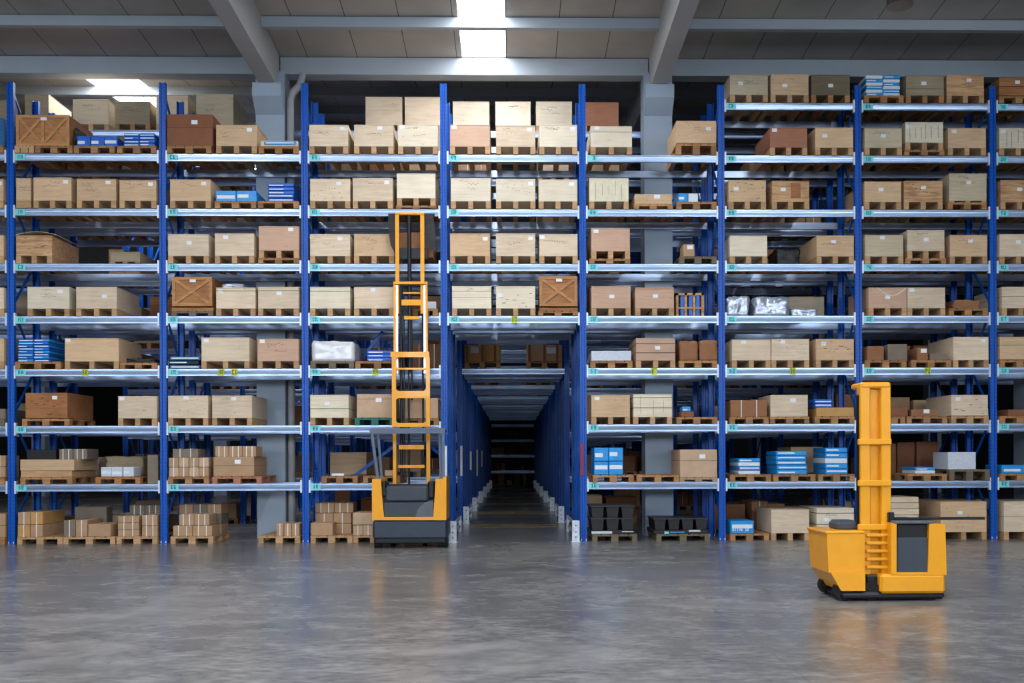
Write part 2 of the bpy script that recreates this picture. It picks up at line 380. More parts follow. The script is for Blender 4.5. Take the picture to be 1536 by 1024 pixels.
# ---------------------------------------------------------------- racks
LVB = [0, 1.187, 2.35, 3.485, 4.535, 5.583, 6.683, 7.778, 8.84]
UPX = [-193, 16, 244.5, 457.5, 666, 874.5, 1082.5, 1288, 1490, 1690]
UX = [pt(u, 480, 0).x for u in UPX]
LV = [LVB[0]] + [q + .0015 for q in LVB[1:]]
ROW = 5.7; DEP = 1.1; GAP = 1.74; PH = 9.21
BAYN = ['bay at left edge', 'leftmost full bay', 'bay with downpipe', 'bay behind parked truck', 'aisle bay', 'first bay right of aisle', 'second bay right of aisle', 'third bay right of aisle', 'bay at right edge']
LVN = ['floor', 'first shelf', 'second shelf', 'third shelf', 'fourth shelf', 'fifth shelf', 'sixth shelf', 'seventh shelf', 'top shelf']
GLY = {'0': '757', '1': '262', '2': '', }
FONT = {'0': ('111', '101', '101', '101', '111'), '1': ('010', '110', '010', '010', '111'), '2': ('111', '001', '111', '100', '111'), '3': ('111', '001', '111', '001', '111'),
        '4': ('101', '101', '111', '001', '001'), '5': ('111', '100', '111', '001', '111'), '6': ('111', '100', '111', '101', '111'), '7': ('111', '001', '010', '010', '010'),
        '8': ('111', '101', '111', '101', '111'), '9': ('111', '101', '111', '001', '111'), 'A': ('010', '101', '111', '101', '101'), 'B': ('110', '101', '110', '101', '110'),
        'C': ('111', '100', '100', '100', '111'), 'X': ('101', '101', '010', '101', '101'), 'N': ('101', '111', '111', '111', '101'), 'E': ('111', '100', '111', '100', '111'),
        'R': ('110', '101', '110', '101', '101'), 'T': ('111', '010', '010', '010', '010'), 'I': ('010', '010', '010', '010', '010'), 'V': ('101', '101', '101', '101', '010'),
        'P': ('111', '101', '111', '100', '100'), 'H': ('101', '101', '111', '101', '101'), 'O': ('111', '101', '101', '101', '111')}
def glyphs(b, txt, x, z, h, m, y=-.004, wide=1.0):
    c = h / 5
    for ch in txt:
        if ch in FONT:
            for r, row in enumerate(FONT[ch]):
                for q, on in enumerate(row):
                    if on == '1': b.box(x + q * c * wide, x + (q + 1) * c * wide, y, 0, z + (4 - r) * c, z + (5 - r) * c, m)
        x += 4 * c * wide
TAGS = {1: ['BE', 'BB', 'BA', 'A12', 'C3', '11B', 'X3'], 2: ['EE', 'EX', '12E', '52B', '1B', 'B9', 'C1'], 3: ['1E', 'EE', 'BB', '131', '20N', 'N31', 'E5'],
        4: [None, None, None, 'A13', '101', '10B', 'V3'], 5: ['1E', 'B9', '5 2', '15B', '22B', 'B3', 'L3'], 6: ['EE', 'BE', 'B2', 'B11', '32B', 'B5', 'BB', 'CB'],
        7: ['EE', 'BB', '1B', '32B', '742', '31B', '53B', 'ER'], 8: ['BE', '111', '11B', 'B7', 'N11', 'T2', '1B2', 'TNO'], 0: ['11', '12', '13', '14', '15', '16', '17']}
def postmesh():
    def fn(b):
        w = .066
        b.prism_z([(-w, 0), (-.026, 0), (-.018, .022), (.018, .022), (.026, 0), (w, 0), (w, .085), (.052, .085), (.052, .016), (.03, .016), (.022, .036), (-.022, .036), (-.03, .016), (-.052, .016), (-.052, .085), (-w, .085)], .0, PH)
    return cached(('post',), fn, ['post_blue'])
def rear_post():
    def fn(b): 
        w = .066
        b.prism_z([(-w, 0), (-.052, 0), (-.052, .07), (.052, .07), (.052, 0), (w, 0), (w, .085), (-w, .085)], 0, PH)
    return cached(('rear_post',), fn, ['post_blue'])
def brace(i):
    y0, y1 = .07, DEP - .07
    z0 = .35 + i * 1.1
    a, c = (y0, y1) if i % 2 == 0 else (y1, y0)
    return cached(('brace', i), lambda b: b.bar((0, a, z0), (0, c, z0 + 1.05), .03, .045), ['post_blue'])
def frame_parts(root, x, front):
    link('post', postmesh(), root, (x, 0, 0)); link('post', rear_post(), root, (x, DEP - .085, 0))
    for i in range(8): link('brace', brace(i), root, (x, 0, 0))
    # (b.box(-.085, .085, -.03, .12, .001, .012), [b.cyl((sx * .048, sy, .012), (sx * .048, sy, .05), .012, 6, 'bracket_white') for sx in (-1, 1) for sy in (0, .07)])
    link('foot_plate', cached(('foot_plate',), lambda b: (b.box(-.064, .064, -.03, .12, .001, .012, 'post_blue'), [b.cyl((sx * .048, sy, .012), (sx * .048, sy, .05), .012, 6, 'bracket_white') for sx in (-1, 1) for sy in (-.015, .105)])), root, (x, 0, 0))
    link('foot_plate', CACHE[('foot_plate',)], root, (x, DEP - .09, 0))
def beam_mesh(L):
    def fn(b):
        h = .14
        b.prism_x([(-.012, -h), (-.012, -h + .024), (.008, -h + .032), (-.002, -.066), (-.005, -.062), (-.008, -.04), (-.012, -.034), (-.012, 0), (.045, 0), (.045, -h)], .0675, L - .0675)
    return cached(('beam', rd(L)), fn, ['beam_silver'])
def conn_mesh(L):
    def fn(b):
        for x in (.0675, L - .0675 - .035): b.box(x, x + .035, -.022, .05, -.185, .07)
    return cached(('connector', rd(L)), fn, ['bracket_white'])
def rack_bay(i, y0, levels, label, group, detail, last=False):
    x0, x1 = UX[i], UX[i + 1]; L = x1 - x0
    root = thing('pallet_rack', label, 'pallet rack', (x0, y0, 0), group)
    frame_parts(root, 0, detail)
    if last: frame_parts(root, L, detail)
    for k, z in levels:
        bm = link('shelf_beam', beam_mesh(L), root, (0, 0, z))
        rb = bpy.data.objects.new('shelf_beam', CACHE[('beam', rd(L))]); COL.objects.link(rb); rb.parent = root
        rb.location = (L, DEP, z); rb.rotation_euler = (0, 0, math.pi)
        if detail:
            link('end_connector', conn_mesh(L), bm)
            tg = TAGS.get(i, [None] * 9); tx = tg[k - 1] if k - 1 < len(tg) else None
            if tx:
                def fn(b, tx=tx):
                    b.box(0, .2, -.004, 0, -.125, -.01, 'tag_cyan')
                    glyphs(b, tx, .05, -.1, .075, 'tag_text', -.006, .62 if len(tx) > 2 else .95)
                    b.v = [(x, y - .0125, z) for x, y, z in b.v]
                part('shelf_tag', bm, 'tag_cyan', fn, (.105, 0, 0), key=(tx,), label='cyan location tag')
            yt = {(1, 3): (128, 'BB'), (2, 3): (332, 'HB'), (3, 3): (563, 'HH'), (5, 3): (981, 'BL'), (6, 3): (1189, 'BB'), (7, 3): (1391, 'P1'), (4, 4): (772, 'B0'), (2, 33): (352, 'C1')}
            for (bi, kk), (u, s) in yt.items():
                if bi == i and kk % 30 == k:
                    xx = pt(u, 556, 0).x - x0
                    def fn(b, s=s):
                        b.box(-.06, .06, -.005, 0, -.135, -.002, 'tag_yellow'); glyphs(b, s, -.045, -.11, .085, 'tag_dark', -.008, .8)
                        b.v = [(x, y - .0125, z) for x, y, z in b.v]
                    part('inspection_tag', bm, 'tag_yellow', fn, (xx, 0, 0), key=(s,), label='yellow tag')
    return root
ROWN = ['front', 'second', 'third', 'fourth', 'fifth', 'sixth', 'seventh', 'eighth', 'ninth', 'tenth', 'eleventh', 'twelfth', 'thirteenth', 'fourteenth']
NB = 9
for k in range(7):
    for s in (0, 1):
        y0 = k * ROW + s * GAP; row = 2 * k + s
        bays = range(NB) if k == 0 else (range(1, 8) if k == 1 else range(2, 7))
        for i in bays:
            if k == 0:
                top = 8 if (s == 1 and i in (1, 2, 3, 4, 5)) or i in (6, 7, 8) else 7
                lv = [(q, LVB[q]) for q in range(4 if i == 4 else 1, top + 1)]
            elif i == 4: lv = [(q, 4.0 + 1.12 * (q - 4)) for q in range(4, 8)]
            else: lv = [(q, LVB[q]) for q in range(1, 8)]
            lab = 'blue rack with silver beams, %s, %s row' % (BAYN[i], ROWN[row])
            rack_bay(i, y0, lv, lab, 'pallet racking, %s row' % ROWN[row], row == 0, last=(i == list(bays)[-1]))
rk = [o for o in COL.objects if o.name.startswith('pallet_rack') and o.parent is None and o['label'] == 'blue rack with silver beams, %s, front row' % BAYN[3]][0]
for a, c in (((470, 760), (600, 662)), ((636, 662), (664, 684)), ((538, 544), (574, 497))):
    A = pt(a[0], a[1], 1.2); C_ = pt(c[0], c[1], 1.2)
    part('spine_brace', rk, 'post_blue', lambda b: b.bar((A.x - UX[3], 1.22, A.z), (C_.x - UX[3], 1.22, C_.z), .03, .07), label='blue diagonal spine brace')
# far rack closing the aisle
for i in range(3, 6):
    rack_bay(i, 40.4, [(1, .87), (2, 1.85), (3, 2.8), (4, 3.75)], 'blue rack with silver shelves at far end, %s' % BAYN[i], 'racks across the far end', False, last=(i == 5))

# rack end guards along both sides of the aisle
def guard(x, y0, side, k):
    t = thing('rack_guard', 'galvanised steel rack end guard on the %s side of the aisle, %s rack pair' % (side, ROWN[k]), 'rack guard', (x, y0, 0), 'rack end guards along the aisle')
    def plate(b):
        b.box(-.075, .075, 0, .012, 0, .43); b.box(-.075, -.063, .012, .09, 0, .40); b.box(.063, .075, .012, .09, 0, .36)
        b.box(-.1, .1, -.04, .14, .0, .01)
        for z in (.1, .2, .33): b.cyl((0, -.004, z), (0, .001, z), .014, 8, 'black_steel')
    link('guard_plate', cached(('guard_plate',), lambda b: (b.mat('zinc'), plate(b))), t, (0, -.17, 0))
    part('guard_rail', t, 'zinc', lambda b: b.bar((0, -.16, .34), (0, 2.6, .34), .03, .06), key=('r',))
    part('guard_rail', t, 'zinc', lambda b: b.bar((0, -.16, .14), (0, 2.6, .14), .03, .06), key=('r2',))
    part('rail_foot', t, 'zinc', lambda b: b.box(-.03, .03, 2.56, 2.62, 0, .37), key=('f',))
for k in range(7):
    guard(UX[4] + .17, k * ROW, 'left', k); guard(UX[5] - .17, k * ROW, 'right', k)
# paper strips taped to posts by the aisle
for k, (z0, z1) in enumerate([(1.27, 1.93), (1.22, 2.0), (1.3, 1.9), (1.0, 2.0), (1.3, 2.0)]):
    o = link('notice_strip', cached(('notice', k), lambda b: b.box(-.03, .03, -.004, 0, z0, z1), ['sticker']), None, (UX[4] + .02 + (.022 if k else 0), k * ROW - .001, 0))
    o['label'] = 'white paper strip on the left aisle post of the %s rack pair' % ROWN[k]; o['category'] = 'sign'; o['group'] = 'paper strips on aisle posts'
o = link('reflector_tape', cached(('red',), lambda b: b.box(-.03, .03, -.004, 0, 1.33, 1.98), ['red_tape']), None, (UX[5] - .035, -.001, 0))
o['label'] = 'dark red tape strip on the first post right of the aisle'; o['category'] = 'tape'
# flat yellow lines across the aisle
for k in range(6):
    yc = 4.45 + ROW * k
    for q, dy in enumerate((-.35, .35)):
        mb = MB(); mb.box(UX[4] + .3, UX[5] - .3, yc + dy - .09, yc + dy + .09, .001, .003)
        o = link('floor_marking', mb.mesh('floor_marking', ['yellow_line'])); o['kind'] = 'structure'

# ---------------------------------------------------------------- goods
CNT = {}
def pallet(x, y, z, w, label, group=None, mat='pallet_wood', d=1.2, h=.144):
    t = thing('wooden_pallet', label, 'pallet', (x, y, z), group)
    w = rd(w); 
    def deck(b):
        nb = 5; bw = .145 * w / .8 if w < 1.3 else .145
        nb = max(5, int(w / .19)); step = (w - bw) / (nb - 1)
        for j in range(nb): b.box(-w / 2 + j * step, -w / 2 + j * step + bw, 0, d, h - .022, h)
        for yy in (0, d / 2 - .07, d - .145): b.box(-w / 2, w / 2, yy, yy + .145, h - .044, h - .022)
    part('deck', t, mat, deck, key=(w, d, h))
    xs = (-w / 2, -.07, w / 2 - .1)
    for j, xx in enumerate(xs):
        ww = .14 if j == 1 else .1
        def run(b, ww=ww):
            for yy in (0, d / 2 - .07, d - .145): b.box(0, ww, yy, yy + .145, .022, h - .044)
            b.box(0, ww, 0, d, 0, .022)
        part('runner', t, mat, run, (xx, 0, 0), key=(ww, d, h))
    return t
def crate(x, y, z, w, h, label, mat='ply_cream', d=1.19, skid=.145, sticker=None, scrawl=0, bands=None, group=None, splits=(), rng=None):
    """closed plywood case: body, lid, three skids, paper sticker"""
    t = thing('plywood_crate', label, 'crate', (x, y, z), group)
    w = rd(w); h = rd(h)
    def body(b):
        b.rbox(-w / 2, w / 2, 0, d, skid, h - .014, .006)
    part('body', t, mat, body, key=(w, h, d, skid))
    part('lid', t, mat, lambda b: b.rbox(-w / 2 - .004, w / 2 + .004, -.004, d + .004, h - .014, h, .003), key=(w, h, d))
    if skid > .02:
        for j, xx in enumerate((-w / 2, -.05, w / 2 - .1)):
            part('skid', t, 'pallet_wood' if mat in ('ply_brown', 'ply_olive', 'ply_dark') else 'pallet_pale', lambda b: b.box(0, .1, .002, d, 0, skid - .001), (xx, 0, 0), key=(skid, d))
    if sticker:
        sx, sz = sticker
        part('sticker', t, 'sticker', lambda b: b.box(-.05, .05, -.003, 0, -.04, .03), ((sx - .5) * w, 0, skid + (h - skid) * sz), key=('s',), label='white paper sticker')
    if isinstance(scrawl, tuple):
        kd, nn = scrawl; r = random.Random(nn * 7 + int(w * 1000))
        def mk(b):
            for q in range(nn):
                xx = (-.42 + .84 * (q + .5) / nn) * w + r.uniform(-.03, .03); z0 = skid + (h - skid) * r.uniform(.03, .3); z1 = skid + (h - skid) * r.uniform(.6, .97)
                if kd == 'v': b.bar((xx, -.001, z0), (xx + r.uniform(-.01, .01), -.001, z1), .004, r.uniform(.006, .014))
                else:
                    zz = skid + (h - skid) * r.uniform(.08, .92); L_ = r.uniform(.02, .09) if kd == 'h' else r.uniform(.008, .02)
                    b.bar((xx - L_ / 2, -.001, zz), (xx + L_ / 2, -.001, zz + r.uniform(-.006, .006)), .004, r.uniform(.006, .013))
        part('crack' if kd == 'v' else 'knot_marks', t, 'ply_mark', mk, label='dark cracks' if kd == 'v' else 'dark marks in the wood')
    elif scrawl:
        r = random.Random(scrawl)
        def sc(b):
            for q in range(r.randint(2, 3)):
                zz = skid + (h - skid) * r.uniform(.45, .88); xx = r.uniform(-w * .4, -w * .05)
                for _ in range(r.randint(4, 9)):
                    a = (xx, -.001, zz + r.uniform(-.01, .01)); xx += r.uniform(.015, .035)
                    b.bar(a, (xx, -.001, zz + r.uniform(-.03, .03)), .004, .005)
                    xx += r.uniform(0, .02)
        part('handwriting', t, 'ink', sc, label='dark marker scrawl')
    for q, (zz, bm) in enumerate(bands or ()):
        part('strap', t, bm, lambda b: b.box(-w / 2 - .003, w / 2 + .003, -.003, d + .003, -.006, .006), (0, 0, skid + (h - skid) * zz), key=(w, d, 'b'))
    for zz in splits:
        part('joint', t, 'ink', lambda b: b.box(-w / 2 - .001, w / 2 + .001, -.0015, d, -.003, .003), (0, 0, skid + (h - skid) * zz), key=(w, d, 'j'))
    return t
def xcrate(x, y, z, w, h, label, d=1.1, n=1, group=None):
    t = thing('framed_crate', label, 'crate', (x, y, z), group)
    part('body', t, 'crate_wood', lambda b: b.box(-w / 2 + .01, w / 2 - .01, .022, d, 0, h))
    def fr(b):
        f = .06
        b.box(-w / 2, w / 2, 0, .022, 0, f); b.box(-w / 2, w / 2, 0, .022, h - f, h)
        for j in range(n + 1):
            xx = -w / 2 + j * (w - f) / n; b.box(xx, xx + f, 0, .022, f, h - f)
    part('frame', t, 'crate_frame', fr)
    for j in range(n):
        xa = -w / 2 + j * (w - .06) / n + .06; xb = -w / 2 + (j + 1) * (w - .06) / n
        part('cross_brace', t, 'crate_frame', lambda b: b.bar((xa, .008, .06), (xb, .008, h - .06), .02, .055))
        part('cross_brace', t, 'crate_frame', lambda b: b.bar((xa, .012, h - .06), (xb, .012, .06), .02, .055))
    part('sticker', t, 'sticker', lambda b: b.box(-.06, .06, -.004, 0, -.03, .03), (w * .02, 0, h - .08), label='white paper sticker')
    return t
def carton(x, y, z, w, h, label, mat='carton', d=.5, straps=0, sticker=False, group=None, name='cardboard_box', cat='box', strapmat='strap_white', lips=False):
    t = thing(name, label, cat, (x, y, z), group)
    w = rd(w); h = rd(h); d = rd(d)
    part('body', t, mat, lambda b: b.rbox(-w / 2, w / 2, 0, d, 0.001, h, .008), key=(w, h, d))
    for j in range(straps):
        xx = w * ((j + 1) / (straps + 1) - .5) * 1.25
        part('strap', t, strapmat, lambda b: b.box(-.008, .008, -.003, d + .003, .0, h + .003), (xx, 0, 0), key=(h, d, 's'), label='white strap' if strapmat == 'strap_white' else None)
    if sticker:
        part('sticker', t, 'sticker', lambda b: b.box(-.06, .06, -.003, 0, -.04, .04), (w * .1, 0, h * .75), key=('c',), label='white paper sticker')
    if lips: part('tape', t, 'ink', lambda b: b.box(-w / 2 - .001, w / 2 + .001, -.0015, d, -.003, .003), (0, 0, h * lips), key=(w, d, 't'))
    return t
def bluepack(x, y, z, w, h, label, d=.6, mat='blue_print', group=None, txt=None, stripe=True):
    t = thing('printed_pack', label, 'pack', (x, y, z), group); w = rd(w); h = rd(h)
    part('body', t, mat, lambda b: b.rbox(-w / 2, w / 2, 0, d, 0.001, h, min(.012, h / 4)), key=(w, h, d))
    if stripe:
        q = random.random(); a = random.uniform(.2, .45)
        part('printed_panel', t, 'white_print', lambda b: b.box(-w * .44, w * (.44 if q > .4 else .1), -.002, .001, h * a, h * (a + .3)), label='white printed band')
    if txt: part('lettering', t, 'white_print', lambda b: glyphs(b, txt, -w * .42, h * .2, h * .3, 'white_print', -.003, .7))
    return t
def wrapped(x, y, z, w, h, label, mat='film', d=.9, group=None, name='wrapped_load', seed=1, lump=.02):
    """load under stretch film: soft lumpy box"""
    t = thing(name, label, 'wrapped load', (x, y, z), group); r = random.Random(seed)
    def fn(b):
        nx, nz, ny = 10, 7, 6; idx = {}
        def P(i, j, k):
            if (i, j, k) not in idx:
                fx, fy, fz = i / nx, j / ny, k / nz
                px = (fx - .5) * w; py = fy * d; pz = fz * h
                e = .03
                if k == nz: px *= .95; py = d / 2 + (py - d / 2) * .95; pz -= e * (r.random())
                if k == 0: pz = 0
                px += r.uniform(-lump, lump) * (0 < k); py += r.uniform(-lump, lump) * (0 < k)
                if i in (0, nx) and j in (0, ny): px *= .98; py = d / 2 + (py - d / 2) * .98
                idx[(i, j, k)] = len(b.v); b.v.append((px, py, pz))
            return idx[(i, j, k)]
        def q(*a): b.f.append(a); b.mi.append(0)
        for i in range(nx):
            for k in range(nz): q(P(i, 0, k), P(i + 1, 0, k), P(i + 1, 0, k + 1), P(i, 0, k + 1)); q(P(i, ny, k), P(i, ny, k + 1), P(i + 1, ny, k + 1), P(i + 1, ny, k))
            for j in range(ny): q(P(i, j, nz), P(i + 1, j, nz), P(i + 1, j + 1, nz), P(i, j + 1, nz)); q(P(i, j, 0), P(i, j + 1, 0), P(i + 1, j + 1, 0), P(i + 1, j, 0))
        for j in range(ny):
            for k in range(nz): q(P(0, j, k), P(0, j, k + 1), P(0, j + 1, k + 1), P(0, j + 1, k)); q(P(nx, j, k), P(nx, j + 1, k), P(nx, j + 1, k + 1), P(nx, j, k + 1))
    o = part('wrapping', t, mat, fn)
    for p_ in o.data.polygons: p_.use_smooth = True
    return t

YFR = -.055
def span(u0, u1, v, Y): 
    a = pt(u0, v, Y); c = pt(u1, v, Y); return (a.x + c.x) / 2, c.x - a.x
ORD = ['first', 'second', 'third', 'fourth', 'fifth', 'sixth', 'seventh']
PB = {}
def where(lv, bay):
    return ('on the floor of the ' if lv == 0 else 'on the %s, ' % LVN[lv]) + BAYN[bay]
DEPTHS = {}
class Shelf:
    """goods standing on one shelf (lv) of one bay of the front row"""
    def __init__(s, lv, bay, Y=YFR): s.lv = lv; s.bay = bay; s.Y = Y; s.z = LV[lv]; s.n = 0
    def top(s, u, v, base=None): return pt(u, v, s.Y).z - (s.z if base is None else base)
    def sp(s, u0, u1, v, Y):
        a = pt(u0, v, Y).x; c = pt(u1, v, Y).x
        a = max(a, UX[s.bay] + .108) if a < UX[s.bay + 1] - .2 and a > UX[s.bay] - .3 else a
        c = min(c, UX[s.bay + 1] - .108) if c < UX[s.bay + 1] + .4 else c
        return (a + c) / 2, c - a
    def nth(s, kind):
        c = CNT.setdefault((kind, s.lv, s.bay), 0); CNT[(kind, s.lv, s.bay)] += 1
        return ORD[c]
    def loc(s, kind):
        w = 'in the front row ' if False else ''
        return '%s on %s, %s' % (s.nth(kind), LVN[s.lv], BAYN[s.bay]) 
    def C(s, u0, u1, v, mat='ply_cream', look='pale plywood crate', st=None, sw=0, base=None, bands=None, splits=(), d=1.19, skid=.145, kind=None):
        x, w = s.sp(u0, u1, v + 15, s.Y); z = s.z if base is None else base
        return crate(x, s.Y, z, w, pt(u0, v, s.Y).z - z, '%s, %s' % (look, s.loc('crate')), mat, d, skid, st, sw, bands, splits=splits)
    def Pl(s, u0, u1, mat='pallet_wood', look='wooden pallet', h=.144, base=None, dy=0):
        x, w = s.sp(u0, u1, 600, s.Y); z = s.z if base is None else base
        pallet(x, s.Y + dy, z, w, '%s, %s' % (look, s.loc('pallet')), None, mat, 1.2, h)
        return z + h
    def box(s, u0, u1, v, base, mat='carton', look='brown cardboard box', d=.9, straps=0, sticker=False, dy=.02, lips=False, **kw):
        x, w = s.sp(u0, u1, v + 10, s.Y + dy)
        return carton(x, s.Y + dy, base, w, pt(u0, v, s.Y + dy).z - base, '%s, %s' % (look, s.loc('box')), mat, d, straps, sticker, lips=lips, **kw)
    def grid(s, u0, u1, v, base, rows, cols, kind='carton', look='small strapped cardboard box', group='boxes', mats=('carton',), d=.55, dy=.03, gapf=.0, straps=2, jit=.0, deep=1, strapmat='strap_white', name=None, drop=()):
        x, w = s.sp(u0, u1, v + 10, s.Y + dy); H = pt(u0, v, s.Y + dy).z - base
        cw = w / cols; ch = H / rows; stk = s.nth('stack')
        for r_ in range(rows):
            for c_ in range(cols):
                if (r_, c_) in drop: continue
                tier = ['bottom', 'second', 'third', 'fourth', 'fifth', 'sixth', 'seventh', 'eighth'][r_] + ' tier'
                if rows == 1: tier = 'single tier'
                colw = '' if cols == 1 else (' %s' % (['left', 'right'] if cols == 2 else ['left', 'middle', 'right'] if cols == 3 else ['first', 'second', 'third', 'fourth'])[c_])
                lab = '%s, %s%s, %s stack, %s, %s' % (look, tier, colw, stk, LVN[s.lv], BAYN[s.bay])
                lab = lab.replace('cardboard ', '') if len(lab.split()) > 15 else lab
                xx = x - w / 2 + (c_ + .5) * cw + random.uniform(-jit, jit)
                if kind == 'carton': carton(xx, s.Y + dy + random.uniform(0, .02), base + r_ * ch, cw - .008, ch - .004, lab, mats[(r_ + c_) % len(mats)], d, straps, False, group, strapmat=strapmat)
                else: bluepack(xx, s.Y + dy + random.uniform(0, .03), base + r_ * ch, cw - .006, ch - .003, lab, d, mats[(r_ + c_) % len(mats)], group)
        return base + H
GB = 'blue printed packs stacked on pallets'; GC = 'small strapped cardboard boxes'
def S(lv, bay, Y=YFR): return Shelf(lv, bay, Y)

# ---- seventh shelf (and top shelf on the right)
s = S(7, 0); b = s.Pl(-52, 9); s.grid(-45, 9, 176, b, 1, 2, 'pack', 'tall white and blue pack', GB, ('paper', 'blue_sheet'), d=.8); s.C(-120, -60, 190)
s = S(7, 1)
b = s.Pl(23, 52, 'pallet_pale'); s.Pl(54, 110)
x, w = span(24, 104, 190, YFR); xcrate(x, YFR, b, w, pt(24, 172, YFR).z - b, 'brown crate with two crossed braces on the seventh shelf, first full bay from the left', n=2)
x, w = span(111, 115, 190, .1); wrapped(x, .1, b, w, .42, 'torn clear wrapping sheet beside the double-braced crate on the seventh shelf', 'film_dark', .8, seed=3, name='plastic_wrapping')
b = s.Pl(112, 173); s.grid(115, 175, 203, b, 1, 3, 'pack', 'bright blue bagged pack', GB, ('deep_blue',), d=.8, jit=.004)
b = s.Pl(177, 236); s.grid(185, 232, 199, b, 4, 2, 'pack', 'flat blue pack with white edge', GB, ('deep_blue',), d=.8)
s = S(7, 2)
b = s.Pl(251, 318); b = s.box(250, 319, 171, b, 'carton_red', 'large brown box with lid', 1.1, sticker=True, lips=.58)
s.C(324, 385, 187, 'ply_tan', 'tan plywood crate with dark lettering', (.82, .78), 11)
b = s.Pl(389, 449, 'pallet_wood'); s.box(391, 447, 211, b, 'ply_cream', 'low wooden tray with blue printed side', .9)
x, w = span(396, 444, 214, YFR); bluepack(x, YFR + .003, b + .03, w, .07, 'blue printed strip on the low tray, seventh shelf, bay with the downpipe', .012, 'blue_print')
s = S(7, 3)
for i, (a, c, v) in enumerate([(463, 522, 187), (531, 590, 187), (597, 657, 187)]): s.C(a, c, v, ['ply_cream', 'ply_cream', 'ply_white'][i], 'pale plywood crate', [(.85, .85), (.66, .86), (.1, .9)][i], 21 + i)
s = S(7, 4)
s.C(675, 735, 187, 'ply_pink', 'pinkish plywood crate', (.1, .9)); s.C(744, 803, 188, 'ply_cream', 'pale plywood crate', (.85, .82), 31); s.C(809, 868, 187, 'ply_white', 'cream plywood crate with faint lettering', (.88, .84), 32)
s = S(7, 5)
s.C(886, 948, 189, 'ply_white', 'cream plywood crate', (.15, .93), splits=(.72,))
b = s.Pl(1016, 1077, 'pallet_wood', h=.22); s.C(1015, 1076, 181, 'ply_tan', 'weathered tan crate with shipping marks', (.8, .66), 41, base=b, skid=.01)
s = S(7, 6)
s.C(1155, 1211, 191, 'ply_red', 'reddish plywood crate', (.12, .88)); s.C(1223, 1280, 191, 'ply_tan', 'tan plywood crate', (.25, .6))
s = S(7, 7)
s.C(1297, 1353, 192, 'ply_grey', 'grey-cream plywood crate', (.5, .62), 51)
b = s.Pl(1358, 1418, h=.11); s.C(1358, 1415, 183, 'ply_white', 'white plywood crate with dark vertical cracks', (.08, .78), ('v', 6), base=b)
x, w = span(1358, 1415, 200, YFR)
s.C(1422, 1479, 192, 'ply_tan', 'tan plywood crate', (.16, .85))
s = S(7, 8); s.C(1496, 1556, 192, 'ply_white', 'cream plywood crate with dark streaks', (.1, .85), ('v', 5)); s.C(1562, 1620, 192)
s = S(8, 6)
s.C(1095, 1152, 112, 'ply_grey', 'weathered pale plywood crate', (.28, .58), 71); s.C(1156, 1213, 111, 'ply_tan', 'tan plywood crate with black stencil', (.37, .47), 72); s.C(1217, 1275, 112, 'ply_dark', 'dark olive plywood crate', (.5, .48))
s = S(8, 7)
b = s.Pl(1295, 1357); s.grid(1299, 1351, 112, b, 6, 2, 'pack', 'blue and white pack', GB, ('blue_print', 'white_print'), d=.8)
s.C(1359, 1416, 113, 'ply_olive', 'two-tier brownish plywood crate', (.47, .62), splits=(.34,)); s.C(1420, 1476, 112, 'ply_osb', 'tan plywood crate with scrawl', (.6, .76), 73)
s = S(8, 8)
b = s.Pl(1497, 1560); s.C(1497, 1560, 116, 'ply_brown', 'brown two-tier wooden crate with black band', (.45, .75), base=b, skid=.01, bands=((.5, 'strap_black'),))
# ---- sixth shelf
s = S(6, 0); s.C(-52, 9, 268, 'ply_tan', 'tan plywood crate', (.9, .8))
s = S(6, 1)
s.C(24, 46, 267, 'ply_tan', 'narrow tan plywood crate', None, 81); s.C(50, 107, 266, 'ply_tan', 'tan plywood crate', (.85, .82), 82); s.C(115, 174, 268, 'ply_tan', 'tan plywood crate', (.8, .85), 83); s.C(179, 237, 270, 'ply_tan', 'tan plywood crate', (.85, .82), 84)
s = S(6, 2)
s.C(255, 316, 269, 'ply_tan', 'tan plywood crate', (.83, .82), 85)
b = s.Pl(323, 385); s.grid(323, 385, 285, b, 1, 2, 'pack', 'bright blue boxed pack', GB, ('blue_print',), d=.9)
b = s.Pl(388, 449, 'pallet_wood'); s.grid(401, 441, 274, b, 5, 1, 'pack', 'blue and white striped bundle', GB, ('deep_blue',), d=.8)
s = S(6, 3)
s.C(465, 525, 268, 'ply_cream', 'pale plywood crate with dark spots', (.72, .8), ('s', 14)); s.C(529, 589, 267, 'ply_cream', 'pale plywood crate', (.85, .83), 87)
b = s.Pl(595, 655, h=.06); s.C(595, 653, 260, 'ply_white', 'stained pale plywood crate', None, 0, base=b)
s = S(6, 4)
s.C(676, 736, 267, 'ply_white', 'cream plywood crate', None, 88); s.C(744, 803, 268, 'ply_white', 'cream plywood crate with knots', (.88, .8), ('s', 12)); s.C(808, 867, 269, 'ply_white', 'cream plywood crate', (.85, .8))
s = S(6, 5)
s.C(884, 943, 267, 'pale_wrap', 'cream crate under wrinkled film', None, ('v', 5))
b = s.Pl(952, 1010, h=.1); s.box(952, 1008, 291, b, 'ply_tan', 'low tan wooden box', 1.0, sticker=True)
b = s.Pl(1016, 1077); s.grid(1017, 1048, 289, b, 1, 2, 'pack', 'light blue pack', GB, ('blue_print', 'white_print'), d=.7)
s = S(6, 6); s.C(1093, 1149, 270, 'ply_tan', 'tan plywood crate with wavy grain', (.2, .62), ('h', 12)); t = s.C(1158, 1214, 271, 'ply_osb', 'tan plywood crate with patched panel', (.3, .6), 0); part('patch', t, 'ply_brown', lambda b: b.box(.0, .2, -.006, 0, .22, .53), label='darker patched panel')
